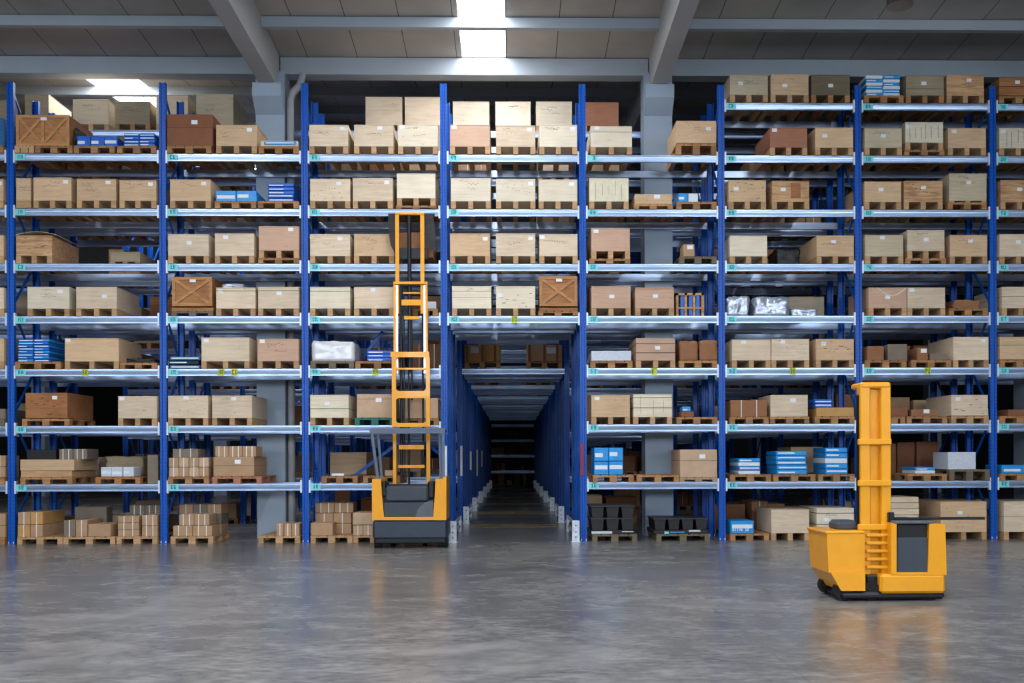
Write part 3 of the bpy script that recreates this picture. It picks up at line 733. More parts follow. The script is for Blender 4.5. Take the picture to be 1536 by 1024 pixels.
s = S(6, 7); s.C(1295, 1352, 272, 'ply_tan', 'tan plywood crate', (.45, .62)); s.C(1356, 1414, 271, 'ply_osb', 'streaky tan plywood crate', (.5, .7), ('h', 12))
b = s.Pl(1423, 1481); s.C(1424, 1480, 260, 'ply_grey', 'greenish grey plywood crate', (.52, .68), 93, base=b, skid=.03)
s = S(6, 8); s.C(1501, 1558, 270, 'ply_osb', 'tan plywood crate', (.5, .6)); s.C(1564, 1620, 270)
# ---- fifth shelf
s = S(5, 0); s.C(-52, 7, 352, 'ply_tan', 'tan plywood crate')
s = S(5, 1); t = s.C(24, 78, 353, 'ply_osb', 'knotty tan crate with curled wrapping on top', None, ('h', 10)); part('wrapping', t, 'pale_wrap', lambda b: b.prism([(.42 - .84 * q / 12, .585 + .07 * math.sin(math.pi * q / 12)) for q in range(13)] + [(-.42 + .84 * q / 12, .58 + .07 * math.sin(math.pi * q / 12)) for q in range(13)], .1, 1.0), (-.0, 0, 0), label='curled pale sheet'); s.C(165, 210, 378, 'ply_olive', 'low greenish crate', None, d=.5, skid=.03)
s = S(5, 2)
s.C(252, 313, 351, 'ply_cream', 'pale plywood crate', (.52, .62)); s.C(322, 381, 350, 'ply_cream', 'pale plywood crate', (.28, .85))
b = s.Pl(388, 449, h=.11); s.C(388, 448, 339, 'ply_pink', 'pinkish plywood crate raised on an extra pallet', (.8, .88), base=b)
s = S(5, 3); s.C(465, 525, 351, 'ply_cream', 'pale plywood crate with scribbles', (.75, .8), 95); s.C(531, 591, 351, 'ply_tan', 'tan plywood crate', None, 96)
s = S(5, 4); s.C(675, 735, 350, 'ply_tan', 'orange-tan plywood crate', (.88, .78)); s.C(744, 803, 350, 'ply_cream', 'pale plywood crate', (.88, .8), 97); s.C(809, 868, 351, 'ply_cream', 'pale plywood crate with scratches', (.07, .88), 98)
s = S(5, 5); b = s.Pl(885, 946, 'pallet_wood', h=.1); s.C(887, 945, 342, 'ply_pink', 'pinkish plywood crate', (.12, .88), base=b)
b = s.Pl(1020, 1078, 'ply_dark'); s.box(1025, 1042, 366, b, 'carton', 'small white-faced box', .4, sticker=True)
s = S(5, 6); s.C(1095, 1151, 353, 'ply_white', 'cream plywood crate'); s.C(1225, 1281, 353, 'ply_tan', 'tan plywood crate', (.45, .7), 99)
x, w = span(1165, 1200, 390, .2); wrapped(x, .2, LV[5], w, .38, 'black plastic covered load on the fifth shelf, second bay right of the aisle', 'black_plastic', .7, seed=9)
s = S(5, 7); s.C(1298, 1355, 352, 'ply_grey', 'greenish cream plywood crate', (.45, .88)); b = s.Pl(1359, 1420, h=.11); s.C(1361, 1417, 345, 'ply_cream', 'pale plywood crate raised on pallet', (.5, .58), 101, base=b); s.C(1425, 1481, 352, 'ply_tan', 'orange-tan plywood crate', (.55, .72), 102)
s = S(5, 8); s.C(1499, 1556, 351, 'ply_cream', 'pale plywood crate', (.5, .66)); s.C(1562, 1618, 351)
# ---- fourth shelf
s = S(4, 0); s.C(-52, 9, 431, 'ply_cream')
s = S(4, 1); s.C(41, 104, 430, 'ply_white', 'cream plywood crate with centre seam', (.78, .8), 103); s.C(114, 175, 430, 'ply_cream', 'pale plywood crate', (.7, .58))
s = S(4, 2)
b = s.Pl(258, 320, 'ply_dark', h=.1); bx = s.box(257, 320, 461, b, 'crate_wood', 'brown base tray under the braced crate', 1.1, dy=.03)
x, w = span(258, 318, 430, YFR); xcrate(x, YFR, pt(258, 459, YFR).z, w, pt(258, 415, YFR).z - pt(258, 459, YFR).z, 'brown crate with crossed braces on the fourth shelf, bay with the downpipe', d=1.05)
s.C(324, 383, 431, 'ply_cream', 'pale plywood crate with green strap', (.12, .86), bands=((.84, 'strap_green'),)); s.C(387, 448, 430, 'ply_cream', 'pale plywood crate with green strap', (.52, .72), bands=((.82, 'strap_green'),))
x, w = span(334, 366, 428, .2); wrapped(x, .15, pt(324, 431, YFR).z + .03, w, .09, 'loose grey bag lying on the green-strapped crate, fourth shelf', 'film_silver', .5, seed=31, name='plastic_bag')
s = S(4, 3); s.C(465, 525, 430, 'ply_white', 'cream plywood crate with green strap', None, bands=((.8, 'strap_green'),)); s.C(531, 591, 430, 'ply_cream', 'pale plywood crate', (.48, .88))
b = s.Pl(620, 657); s.box(636, 654, 452, b, 'paper', 'small white box', .4)
s = S(4, 4); s.C(678, 737, 429, 'ply_white', 'cream plywood crate with dark joints', None, 104, splits=(.78, .5)); s.C(744, 803, 429, 'ply_white', 'pale crate of rough boards', (.1, .6), ('h', 9))
b = s.Pl(808, 868, h=.1); bx = s.box(809, 867, 461, b, 'crate_wood', 'brown base tray under the braced crate', 1.1, dy=.03)
x, w = span(809, 866, 430, YFR); xcrate(x, YFR, pt(809, 459, YFR).z, w, pt(809, 414, YFR).z - pt(809, 459, YFR).z, 'brown crate with crossed braces on the fourth shelf of the aisle bay', d=1.05)
s = S(4, 5); s.C(887, 946, 429, 'ply_pink', 'pinkish brown crate', (.52, .55)); s.C(953, 1011, 431, 'ply_pink', 'pinkish brown crate', (.52, .6), bands=((.93, 'ply_red'),))
x, w = span(1014, 1056, 455, .12); z1 = pt(1014, 439, .12).z
t = thing('framed_pack', 'yellow framed crate with blue panels on the fourth shelf, right of the aisle', 'crate', (x, .12, LV[4]))
part('frame', t, 'orange_paint', lambda b: (b.mat('ply_osb'), [b.box(a, a + .05, 0, .5, 0, z1 - LV[4], 'ply_osb') for a in (-w / 2, -.11, .06, w / 2 - .05)], b.box(-w / 2, w / 2, -.01, .5, .16, .2, 'ply_osb'), b.box(-w / 2, w / 2, 0, .5, z1 - LV[4] - .05, z1 - LV[4], 'ply_osb')))
for q in (-.19, -.02, .13): part('panel', t, 'deep_blue', lambda b: b.box(q, q + .07, .02, .04, 0, z1 - LV[4] - .06))
s = S(4, 6)
for a, c, v, sd in ((1091, 1123, 443, 5), (1131, 1184, 444, 6)):
    x, w = span(a, c, v, .05); wrapped(x, .03, LV[4], w, pt(a, v, .05).z - LV[4], 'silvery film-wrapped stack, %s on the fourth shelf, second bay right of the aisle' % ('first' if sd == 5 else 'second'), 'film_silver', .9, seed=sd, lump=.03)
x, w = span(1187, 1226, 461, .1); wrapped(x, .1, LV[4], w, pt(1187, 461, .1).z - LV[4], 'low grey film-wrapped bundle on the fourth shelf, second bay right of the aisle', 'film_silver', .8, seed=8)
s = S(4, 7); t = s.C(1303, 1360, 431, 'ply_pink', 'pinkish brown crate with drooping film', (.5, .55)); part('film', t, 'pale_wrap', lambda b: [b.bar((-.22 + .6 * q / 12, -.008, .56 - .16 * math.sin(math.pi * q / 12)), (-.22 + .6 * (q + 1) / 12, -.008, .56 - .16 * math.sin(math.pi * (q + 1) / 12)), .012, .02) for q in range(12)] and None, label='drooping edge of film'); s.C(1361, 1418, 431, 'ply_cream', 'pale plywood crate', (.12, .88))
b = s.Pl(1424, 1482, 'pallet_wood'); x, w = span(1432, 1470, 455, 0); wrapped(x, 0, b, w, .19, 'brown paper-wrapped parcel on the fourth shelf, third bay right of the aisle', 'carton_brown', .6, seed=12, name='parcel')
s = S(4, 8); s.C(1503, 1560, 430, 'ply_cream', 'pale plywood crate', None, splits=(.55,)); s.C(1566, 1620, 430)
# ---- third shelf
s = S(3, 0); s.C(-52, 8, 507, 'ply_tan', 'tan plywood crate')
s = S(3, 1)
b = s.Pl(22, 91); s.grid(26, 73, 508, b, 8, 2, 'pack', 'flat blue sheet bundle', 'flat blue sheet bundles', ('blue_print', 'deep_blue'), d=.9, jit=.001)
s.C(97, 178, 507, 'ply_tan', 'large wide tan crate', (.06, .92)); b = s.Pl(180, 236, h=.12); x, w = span(190, 232, 538, 0); wrapped(x, 0, b, w, .1, 'low black plastic bundle on the third shelf, first full bay from the left', 'black_plastic', .7, seed=14)
s = S(3, 2)
s.grid(250, 299, 534, LV[3], 3, 1, 'pack', 'dark blue flat sheet', 'dark blue flat sheets', ('blue_sheet', 'black_plastic'), d=.9, jit=.02)
s.C(302, 374, 506, 'ply_cream', 'large pale plywood crate', (.1, .88), 0); s.C(386, 448, 508, 'ply_pink', 'pinkish plywood crate', (.12, .9), 106)
s = S(3, 3)
b = s.Pl(466, 531, 'ply_dark'); x, w = span(467, 531, 520, YFR); wrapped(x, YFR, b, w, pt(467, 510, YFR).z - b, 'white film-wrapped load on the third shelf, bay behind the parked truck', 'film', 1.0, seed=15, lump=.008)
b = s.Pl(533, 600); s.grid(550, 590, 525, b, 3, 1, 'pack', 'blue and white striped bag', GB, ('deep_blue',), d=.8)
s = S(3, 5)
b = s.Pl(886, 949); s.box(887, 947, 526, b, 'paper', 'low white printed box', .9)
s.C(954, 1013, 507, 'ply_pink', 'pinkish brown banded crate', (.55, .58), bands=((.75, 'strap_black'), (.35, 'strap_black')))
b = s.Pl(1019, 1079)
for q, (a, c, v) in enumerate(((1020, 1047, 510), (1050, 1076, 509))):
    x, w = span(a, c, v, 0); wrapped(x, 0, b, w, pt(a, v, 0).z - b, 'film-wrapped brown box, %s of the pair on the third shelf, right of the aisle' % ('left' if q == 0 else 'right'), 'carton_brown', .8, seed=16 + q, lump=.01)
s = S(3, 6); s.C(1098, 1156, 509, 'ply_cream', 'pale plywood crate', (.3, .88)); s.C(1157, 1214, 508, 'ply_cream', 'pale plywood crate with knots', (.3, .88), ('s', 12)); s.C(1224, 1281, 508, 'ply_tan', 'tan plywood crate with dark dashes', (.2, .78), ('h', 11))
s = S(3, 7)
b = s.Pl(1298, 1360); s.box(1301, 1326, 519, b, 'carton_brown', 'brown box', .6); s.box(1332, 1361, 516, b, 'carton_grey', 'greyish brown box', .6)
b = s.Pl(1367, 1427); s.box(1376, 1392, 521, b, 'carton_brown', 'small brown box with label', .5, sticker=True); s.box(1395, 1421, 530, b, 'carton_grey', 'low grey-brown box', .5)
s.C(1430, 1483, 505, 'ply_cream', 'pale plywood crate', (.85, .85))
s = S(3, 8); b = s.Pl(1497, 1560); s.C(1497, 1560, 505, 'ply_tan', 'tan banded crate', (.7, .8), base=b, skid=.01, bands=((.64, 'strap_green'),))
# ---- second shelf
s = S(2, 0); b = s.Pl(-50, 9, 'ply_dark'); s.box(-48, 7, 613, b, 'carton_grey', 'greyish box')
s = S(2, 1)
b = s.Pl(33, 104); s.C(38, 101, 589, 'ply_brown', 'brown crate of thin slats under film', (.7, .82), ('h', 14), base=b, skid=.01); s.C(177, 237, 594, 'ply_cream', 'pale plywood crate', (.1, .9))
s = S(2, 2); s.C(252, 312, 593, 'ply_cream', 'pale plywood crate with dark spots', (.45, .9), ('s', 12)); s.C(318, 378, 593, 'ply_cream', 'pale plywood crate', (.54, .87), 111)
s = S(2, 3); s.C(463, 523, 592, 'ply_white', 'cream plywood crate with green strap', (.44, .65), bands=((.4, 'strap_green'),))
b = s.Pl(532, 592, 'teal_paint', 'green painted pallet'); s.box(535, 590, 591, b, 'carton_pale', 'pinkish cardboard box', 1.0, sticker=True, lips=.8)
b = s.Pl(606, 658, h=.13); s.box(607, 657, 597, b, 'carton_pale', 'tall pale cardboard box', .9)
s = S(2, 5); s.C(887, 945, 592, 'ply_tan', 'pale tan plywood crate', (.15, .85)); s.C(950, 1008, 591, 'ply_white', 'cream strapped crate', None, ('v', 3), bands=((.85, 'strap_black'), (.4, 'strap_black')))
b = s.Pl(1015, 1078); s.box(1022, 1041, 617, b, 'carton_red', 'small brown box', .4); x, w = span(1023, 1036, 612, 0); bluepack(x, YFR + .03, pt(1022, 617, YFR + .02).z + .002, w, .1, 'small blue pack on a brown box, second shelf, right of the aisle', .3)
s = S(2, 6)
b = s.Pl(1095, 1153); s.box(1096, 1151, 600, b, 'carton_brown', 'brown box with white and blue edging', 1.0, straps=2)
b = s.Pl(1155, 1214); s.box(1156, 1212, 592, b, 'ply_cream', 'pale plywood box on a pallet', 1.0, sticker=True)
b = s.Pl(1222, 1283); b2 = s.box(1225, 1281, 611, b, 'carton_yellow', 'flat tan box with blue seal', 1.0); zz = pt(1225, 611, YFR + .02).z
s.grid(1222, 1249, 598, zz, 2, 1, 'pack', 'flat blue pack', GB, ('deep_blue',), d=.7)
s = S(2, 7)
b = s.Pl(1325, 1358); s.box(1320, 1362, 610, b, 'carton_red', 'reddish brown box', .9)
b = s.Pl(1360, 1421); s.box(1367, 1405, 614, b, 'carton_brown', 'low open brown box', .8, sticker=True)
b = s.Pl(1427, 1483, 'pallet_pale'); s.C(1427, 1482, 592, 'ply_cream', 'pale crate with dark knots', (.18, .82), ('h', 8), base=b, skid=.01)
s = S(2, 8); b = s.Pl(1500, 1560); s.box(1512, 1550, 614, b, 'carton_red', 'low reddish brown box', .8)
# ---- first shelf
s = S(1, 0); b = s.Pl(-52, 9); s.grid(-50, 8, 683, b, 2, 2, 'carton', 'strapped box', GC, ('carton',))
s = S(1, 1)
b = s.Pl(30, 108, 'pallet_wood'); b = s.box(31, 108, 706, b, 'pallet_pale', 'pale slatted wooden base', 1.1); s.box(30, 111, 689, pt(31, 706, YFR + .02).z, 'ply_tan', 'long flat tan wooden box', 1.1)
zz = pt(31, 689, YFR + .02).z
s.grid(88, 130, 673, zz, 1, 2, 'carton', 'grey strapped box', GC, ('carton_grey',), dy=.3); s.box(40, 84, 674, zz, 'black_plastic', 'dark plastic tray', .6, dy=.3)
b = s.Pl(143, 210, 'ply_brown'); s.grid(150, 200, 700, b, 1, 3, 'pack', 'pale bagged part', 'pale bagged parts', ('paper',), d=.4); x, w = span(152, 208, 690, .4); wrapped(x, .6, b, w, .42, 'olive and grey covered heap on the first shelf, first full bay from the left', 'ply_olive', .5, seed=21, lump=.03)
s.box(221, 237, 682, LV[1], 'carton_grey', 'tall grey-brown box', .6, dy=.15)
s = S(1, 2)
b = s.Pl(251, 313, 'pallet_wood'); s.grid(251, 313, 686, b, 2, 4, 'carton', 'small strapped cardboard box', GC, ('carton_pale', 'carton'), straps=1, d=.5); s.box(259, 297, 673, pt(251, 686, YFR + .03).z, 'carton_grey', 'long strapped box on top of the stack', .5, straps=2, dy=.1)
b = s.Pl(318, 392, 'ply_red', 'red-ended wooden pallet'); s.box(320, 381, 685, b, 'carton', 'large dented cardboard box', 1.0, sticker=True, lips=.55); s.grid(322, 384, 669, pt(320, 685, YFR + .02).z, 1, 3, 'carton', 'small strapped cardboard box', GC, ('carton',), straps=2, d=.5)
s = S(1, 3)
b = s.Pl(482, 536); x, w = span(497, 516, 708, 0); carton(x, 0, b, w, .05, 'thin white pack on the first shelf, bay behind the parked truck', 'white_print', .4)
b = s.Pl(544, 600); s.box(577, 592, 705, b, 'carton_pale', 'small pale box', .4)
s = S(1, 5)
b = s.Pl(889, 950); s.grid(891, 935, 671, b, 2, 2, 'pack', 'bright sky-blue box', GB, ('blue_print',), d=.8)
s.Pl(955, 1018); b = s.Pl(1019, 1077, 'carton', 'pale skid base', h=.09); s.box(1020, 1077, 674, b, 'carton_pale', 'large pinkish cardboard box with lid', 1.05, sticker=True, lips=.6)
s = S(1, 6)
b = s.Pl(1095, 1156); s.grid(1108, 1141, 687, b, 4, 1, 'pack', 'flat blue and white pack', GB, ('white_print', 'blue_print'), d=.8)
b = s.Pl(1160, 1223); s.grid(1165, 1211, 676, b, 5, 1, 'pack', 'blue shrink-wrapped pack', GB, ('blue_print',), d=.8, jit=.01)
b = s.Pl(1227, 1285); s.grid(1238, 1272, 671, b, 5, 1, 'pack', 'blue and white pack', GB, ('blue_print', 'blue_print', 'white_print'), d=.8)
s = S(1, 7)
b = s.Pl(1361, 1420); s.grid(1374, 1404, 700, b, 2, 1, 'pack', 'flat pale blue pack', GB, ('white_print', 'blue_print'), d=.7)
b = s.Pl(1424, 1485, 'ply_dark', 'tall dark wooden pallet', h=.23); s.box(1422, 1464, 678, b, 'paper', 'white box with black printed marks', .7)
x, w = span(1432, 1462, 690, YFR)
s.box(1320, 1344, 665, LV[1] + .001, 'carton_brown', 'dim brown box in second row', .7, dy=1.75); s.box(1346, 1372, 663, LV[1] + .001, 'carton_red', 'dim reddish box in second row', .7, dy=1.75); s.box(1375, 1408, 662, LV[1] + .001, 'carton_red', 'dim tall reddish box in second row', .7, dy=1.75)
s = S(1, 8); b = s.Pl(1500, 1560); s.grid(1503, 1550, 697, b, 1, 1, 'pack', 'blue pack', GB, ('blue_print',), d=.7)
# ---- floor
s = S(0, 0); b = s.Pl(-50, 9); s.grid(-50, 8, 770, b, 2, 2, 'carton', 'plain box', GC, ('carton',), straps=0)
s = S(0, 1)
b = s.Pl(25, 93, 'pallet_pale'); s.grid(26, 64, 768, b, 2, 2, 'carton', 'yellowish cardboard box', GC, ('carton_yellow', 'carton'), straps=1, d=.95)
b = s.Pl(94, 172, 'pallet_pale'); s.grid(95, 131, 780, b, 1, 2, 'carton', 'worn cardboard box', GC, ('carton_grey', 'carton'), straps=1, d=.7); s.box(132, 166, 786, b, 'carton', 'plain cardboard box', .7); s.box(112, 160, 760, LV[0] + .145, 'carton_grey', 'large grey-brown box', .3, dy=.78)
b = s.Pl(174, 237, 'pallet_pale'); s.grid(176, 208, 774, b, 3, 1, 'carton', 'flat strapped box', GC, ('carton',), straps=2); s.grid(212, 236, 772, b, 2, 1, 'carton', 'strapped box', GC, ('carton',), straps=2); s.grid(194, 240, 757, b, 3, 2, 'carton', 'box at the back of the pallet', GC, ('carton_grey',), straps=2, dy=.62, d=.5)
s = S(0, 2)
b = s.Pl(255, 319, 'pallet_pale'); s.grid(259, 318, 788, b, 1, 2, 'carton', 'strapped cardboard box', GC, ('carton',), straps=2, d=.5); z2 = pt(259, 788, YFR + .03).z
s.grid(268, 332, 756, b, 3, 3, 'carton', 'strapped box in the rear tiers', GC, ('carton', 'carton_grey'), straps=1, d=.5, dy=.6)
s.grid(268, 314, 771, z2, 1, 2, 'carton', 'strapped box on the second layer', GC, ('carton',), straps=2, d=.5)
b = s.Pl(387, 449, 'pallet_pale', 'pallet with red ends'); s.grid(414, 449, 785, b, 1, 3, 'carton', 'small strapped box', GC, ('carton',), straps=1)
s = S(0, 3)
b = s.Pl(465, 528, 'pallet_pale'); s.box(466, 499, 784, b, 'carton', 'low plain cardboard box', .4); s.grid(472, 527, 769, b, 2, 2, 'carton', 'upright strapped box', GC, ('carton',), straps=1, dy=.45, d=.5); s.grid(472, 530, 754, pt(472, 769, YFR + .45).z, 1, 2, 'carton', 'strapped box on the upper layer', GC, ('carton',), straps=2, dy=.45, d=.5)
b = s.Pl(529, 590, 'pallet_pale'); s.grid(529, 575, 787, b, 1, 3, 'carton', 'strapped box with tape', GC, ('carton_pale',), straps=1); s.box(529, 580, 769, pt(529, 787, YFR + .03).z, 'carton_pale', 'plain long cardboard box', .8)
s = S(0, 5)
def bins(u0, u1, v0, rows, cols, base, tag, k):
    x, w = span(u0, u1, v0, YFR); H = pt(u0, v0, YFR).z - base
    for r_ in range(rows):
        for c_ in range(cols):
            cw = w / cols; ch = H / rows
            t = thing('plastic_bin', 'black plastic bin, %s tier, %s in %s floor stack right of the aisle' % (['lower', 'upper'][r_], ORD[c_], k), 'bin', (x - w / 2 + (c_ + .5) * cw, YFR, base + r_ * ch), 'black plastic bins right of the aisle')
            part('tub', t, 'black_plastic', lambda b: b.prism([(-cw * .33, .002), (cw * .33, .002), (cw * .42, ch - .03), (-cw * .42, ch - .03)], .03, .9), key=(rd(cw), rd(ch)))
            part('rim', t, 'rim_plastic', lambda b: b.rbox(-cw / 2 + .003, cw / 2 - .003, 0, .93, ch - .03, ch - .002, .004), key=(rd(cw), rd(ch)))
b = s.Pl(888, 955, 'ply_dark', 'dark wooden pallet'); bins(885, 953, 758, 2, 3, b + .08, '', 'first')
x, w = span(886, 953, 790, YFR)
t = thing('plastic_tray', 'black tray with white labels under the first bin stack, right of the aisle', 'tray', (x, YFR, b)); part('base', t, 'black_plastic', lambda b_: b_.rbox(-w / 2, w / 2, 0, .95, 0, .078, .01)); part('sticker', t, 'paper', lambda b_: b_.box(-w * .48, -w * .02, -.004, 0, .01, .06)); part('sticker', t, 'paper', lambda b_: b_.box(w * .2, w * .45, -.004, 0, .04, .06))
b = s.Pl(984, 1064, 'ply_dark', 'dark wooden pallet'); bins(980, 1063, 777, 1, 4, b + .08, '', 'second')
x, w = span(980, 1063, 790, YFR)
t = thing('plastic_tray', 'black tray with cyan labels under the second bin stack, right of the aisle', 'tray', (x, YFR, b)); part('base', t, 'black_plastic', lambda b_: b_.rbox(-w / 2, w / 2, 0, .95, 0, .078, .01)); part('sticker', t, 'tag_cyan', lambda b_: b_.box(-w * .3, -w * .22, -.004, 0, .0, .05)); part('sticker', t, 'blue_print', lambda b_: b_.box(-w * .2, w * .06, -.004, 0, .02, .045)); part('sticker', t, 'paper', lambda b_: b_.box(w * .14, w * .35, -.004, 0, .04, .075))
s = S(0, 6)
b = s.Pl(1095, 1153); x, w = span(1096, 1131, 790, YFR); bluepack(x, YFR, b, w, pt(1095, 781, YFR).z - b, 'bright blue printed carton on the floor pallet, second bay right of the aisle', .7, txt='ETIVE 1B')
s.C(1157, 1214, 764, 'ply_cream', 'pinkish pale plywood crate'); s.C(1225, 1281, 762, 'ply_white', 'cream strapped plywood crate', (.25, .55), 114, bands=((.8, 'strap_black'), (.35, 'strap_black')))
s = S(0, 7)
b = s.Pl(1322, 1381, h=.26); s.grid(1325, 1379, 745, b, 5, 1, 'carton', 'flat wooden sheet pack', 'flat sheet packs', ('ply_cream',), straps=0, d=.9)
s.C(1411, 1480, 752, 'ply_tan', 'wide tan crate with white label', (.42, .65), ('s', 12), splits=(.5,))
s = S(0, 8); s.C(1506, 1575, 752, 'ply_cream', 'pale brown two-tier crate', None, splits=(.5,), bands=())

# ---- second row: boxes high up that show over the front row
YB2 = GAP + .06
def rear(u0, u1, v, mat, look, lv, bay, sk=.145, sw=0, **kw):
    x, w = span(u0, u1, v, YB2); z = LV[lv]
    crate(x, YB2, z, w, pt(u0, v, YB2).z - z, '%s, %s, second row' % (look, '%s, %s' % (LVN[lv], BAYN[bay])), mat, 1.1, sk, None, sw)
rear(-30, 26, 150, 'ply_olive', 'olive plywood crate', 8, 0)
rear(37, 73, 141, 'ply_olive', 'greenish crate with pale side', 8, 0)
rear(109, 163, 149, 'ply_grey', 'greyish plywood crate in the middle', 8, 1, sw=201); rear(172, 225, 152, 'ply_olive', 'speckled olive plywood crate', 8, 1, sw=202)
rear(234, 282, 143, 'ply_cream', 'pale crate behind the blue post', 8, 2); rear(294, 350, 141, 'ply_grey', 'large greyish cream crate', 8, 2, sw=203)
rear(548, 603, 145, 'ply_cream', 'pale plywood crate, first', 8, 3); rear(607, 661, 145, 'ply_cream', 'pale plywood crate with one knot', 8, 3, sw=0)
rear(679, 734, 152, 'ply_white', 'cream plywood crate, first', 8, 4); rear(743, 796, 152, 'ply_white', 'cream plywood crate, middle one', 8, 4, sw=204); rear(804, 858, 152, 'ply_white', 'cream plywood crate with a joint, last', 8, 4, sw=205)
rear(874, 928, 153, 'ply_red', 'reddish brown crate', 8, 5)
# ---- goods deeper in the racks
r = random.Random(5)
KM = [('carton', 'brown cardboard box'), ('carton_red', 'reddish brown box'), ('carton_grey', 'greyish cardboard box'), ('ply_olive', 'olive wooden crate'), ('ply_tan', 'tan wooden crate'), ('ply_brown', 'brown wooden crate'), ('carton_brown', 'dark brown box'), ('ply_cream', 'pale wooden crate')]
def fill(row, y, bay, lv, z, prob, hmax=.62):
    L = UX[bay + 1] - UX[bay]; n = 3; cw = (L - .2) / n
    for j in range(n):
        if r.random() > prob: continue
        x = UX[bay] + .12 + (j + .5) * cw; w = r.uniform(.68, .8)
        for px_ in PX:
            if abs(x - px_) < .78 and row == 1: break
        else:
            mt, look = KM[r.randrange(len(KM))]; h = r.uniform(.3, hmax)
            tail = '%s, %s, %s, %s row' % (ORD[j], LVN[lv], BAYN[bay], ROWN[row])
            if 'crate' in look: crate(x, y, z, w, h + .144, look + ', ' + tail, mt, 1.1, group='goods in the %s row' % ROWN[row])
            else:
                pallet(x, y, z, .8, 'wooden pallet, ' + tail, 'pallets in the %s row' % ROWN[row])
                if r.random() < .35:
                    carton(x - w / 4, y + .02, z + .144, w / 2 - .01, h, look + ' of a pair, ' + tail, mt, .9, r.choice((0, 1)), group='goods in the %s row' % ROWN[row])
                    carton(x + w / 4, y + .02, z + .144, w / 2 - .01, h * .9, 'smaller ' + look + ', ' + tail, mt, .9, r.choice((0, 1)), group='goods in the %s row' % ROWN[row])
                else: carton(x, y + .02, z + .144, w, h, look + ', ' + tail, mt, 1.0, r.choice((0, 0, 2)), group='goods in the %s row' % ROWN[row])
for bay in range(0, 9):
    for lv in range(0, 8):
        if (bay == 4 and lv < 4) or (bay, lv) == (7, 1): continue
        fill(1, YB2, bay, lv, LV[lv], .62 if lv not in (4, 5) else .45, .6)
for bay in (1, 2, 3, 5, 6, 7):
    for lv in range(0, 5): fill(2, ROW + .06, bay, lv, LV[lv], .6)
for bay in (2, 3, 5, 6):
    for lv in range(0, 3): fill(4, 2 * ROW + .06, bay, lv, LV[lv], .5)
# the two crates above the aisle
YT = ROW - .06
for q, (a, c) in enumerate(((696.5, 750), (790.5, 843.5))):
    x, w = span(a, c, 530, YT)
    pallet(x, YT + .12, 4.0015, w, 'brown pallet under the %s strapped box above the aisle' % ('left' if q == 0 else 'right'), 'pallets above the aisle', h=.2)
    t = carton(x, YT + .12, 4.202, w, .43, 'brown wooden-battened box on the %s over the aisle, third row' % ('left' if q == 0 else 'right'), 'carton_yellow' if q == 0 else 'carton', 1.0)
    for e in (-.36, 0, .3): part('batten', t, 'carton_red', lambda b: b.box(-.03, .03, -.02, 0, 0, .43), (e * w * 1.2, 0, 0), key=('bt',))
    part('sticker', t, 'paper', lambda b: b.box(.05, .32, -.006, 0, .2, .36) if q else b.box(-.3, -.1, -.006, 0, .22, .38))
    x2, w2 = span(706 + q * 78, 754 + q * 78, 577, 2 * ROW + .06); pallet(x2, 2 * ROW + .06, 4.0015, .95, 'empty brown pallet on the %s over the aisle, fifth row' % ('left' if q == 0 else 'right'), 'pallets above the aisle')
# far rack goods
YFAR = 40.36
for q, (a, c, v, z, mt, lk) in enumerate([(759, 768, 643, 2.8, 'carton_brown', 'tall brown box'), (769, 777, 649, 2.8, 'carton', 'small brown box'), (737, 756, 671, 1.85, 'ply_tan', 'flat tan box'), (759, 777, 666, 1.85, 'carton_red', 'reddish wooden box'),
        (780, 799, 663, 1.85, 'carton_brown', 'speckled box'), (738, 743, 697, .87, 'carton_red', 'small brown box'), (745, 749, 694, .87, 'carton', 'small brown box'), (752, 757, 694, .87, 'carton_pale', 'pale box'), (781, 786, 697, .87, 'carton_grey', 'grey box'),
        (792, 800, 700, .87, 'carton_red', 'low red-brown box'), (738, 744, 719, 0, 'carton_brown', 'brown box'), (747, 756, 712, 0, 'carton_yellow', 'yellowish box'), (760, 768, 720, 0, 'carton_pale', 'pale box'), (771, 780, 712, 0, 'carton_grey', 'grey box'), (785, 789, 712, 0, 'carton_pale', 'narrow pale box')]):
    x, w = span(a, c, v, YFAR); carton(x, YFAR, z, w, pt(a, v, YFAR).z - z, '%s, %s on far rack at aisle end' % (lk, ['first', 'second', 'third', 'first', 'second', 'first', 'second', 'third', 'fourth', 'fifth', 'sixth', 'first', 'second', 'third', 'fourth'][q] + (' on second shelf' if 2 < q < 5 else ' on third shelf' if q < 2 else ' on floor' if q > 9 else ' on low shelf')), mt, .7, group='boxes on the far rack' if False else None)

# ---------------------------------------------------------------- parked reach truck (by the aisle)
yr, ym = -1.45, -.42
c0 = on_floor(614, 822); yr = c0.y
def X(u, Y, v=700): return pt(u, v, Y).x
def Z(v, Y, u=615): return pt(u, v, Y).z
T = thing('reach_truck', 'orange and grey reach truck with raised mast parked against the racks beside the aisle', 'forklift', (X(614, yr), yr, 0))
ox, oy = T.location.x, T.location.y
def tb(name, mat, u0, u1, v0, v1, Y, dep, r=.01, label=None, parent=None):
    """rounded box covering pixels on plane Y, reaching dep backwards"""
    um, vm = (u0 + u1) / 2, (v0 + v1) / 2
    a, c, e, g = X(u0, Y, vm), X(u1, Y, vm), Z(v1, Y, um), Z(v0, Y, um)
    o = part(name, T if parent is None else parent, mat, lambda b: b.rbox(a - ox, c - ox, Y - oy, Y - oy + dep, e, g, r) if r else b.box(a - ox, c - ox, Y - oy, Y - oy + dep, e, g), label=label)
    return o
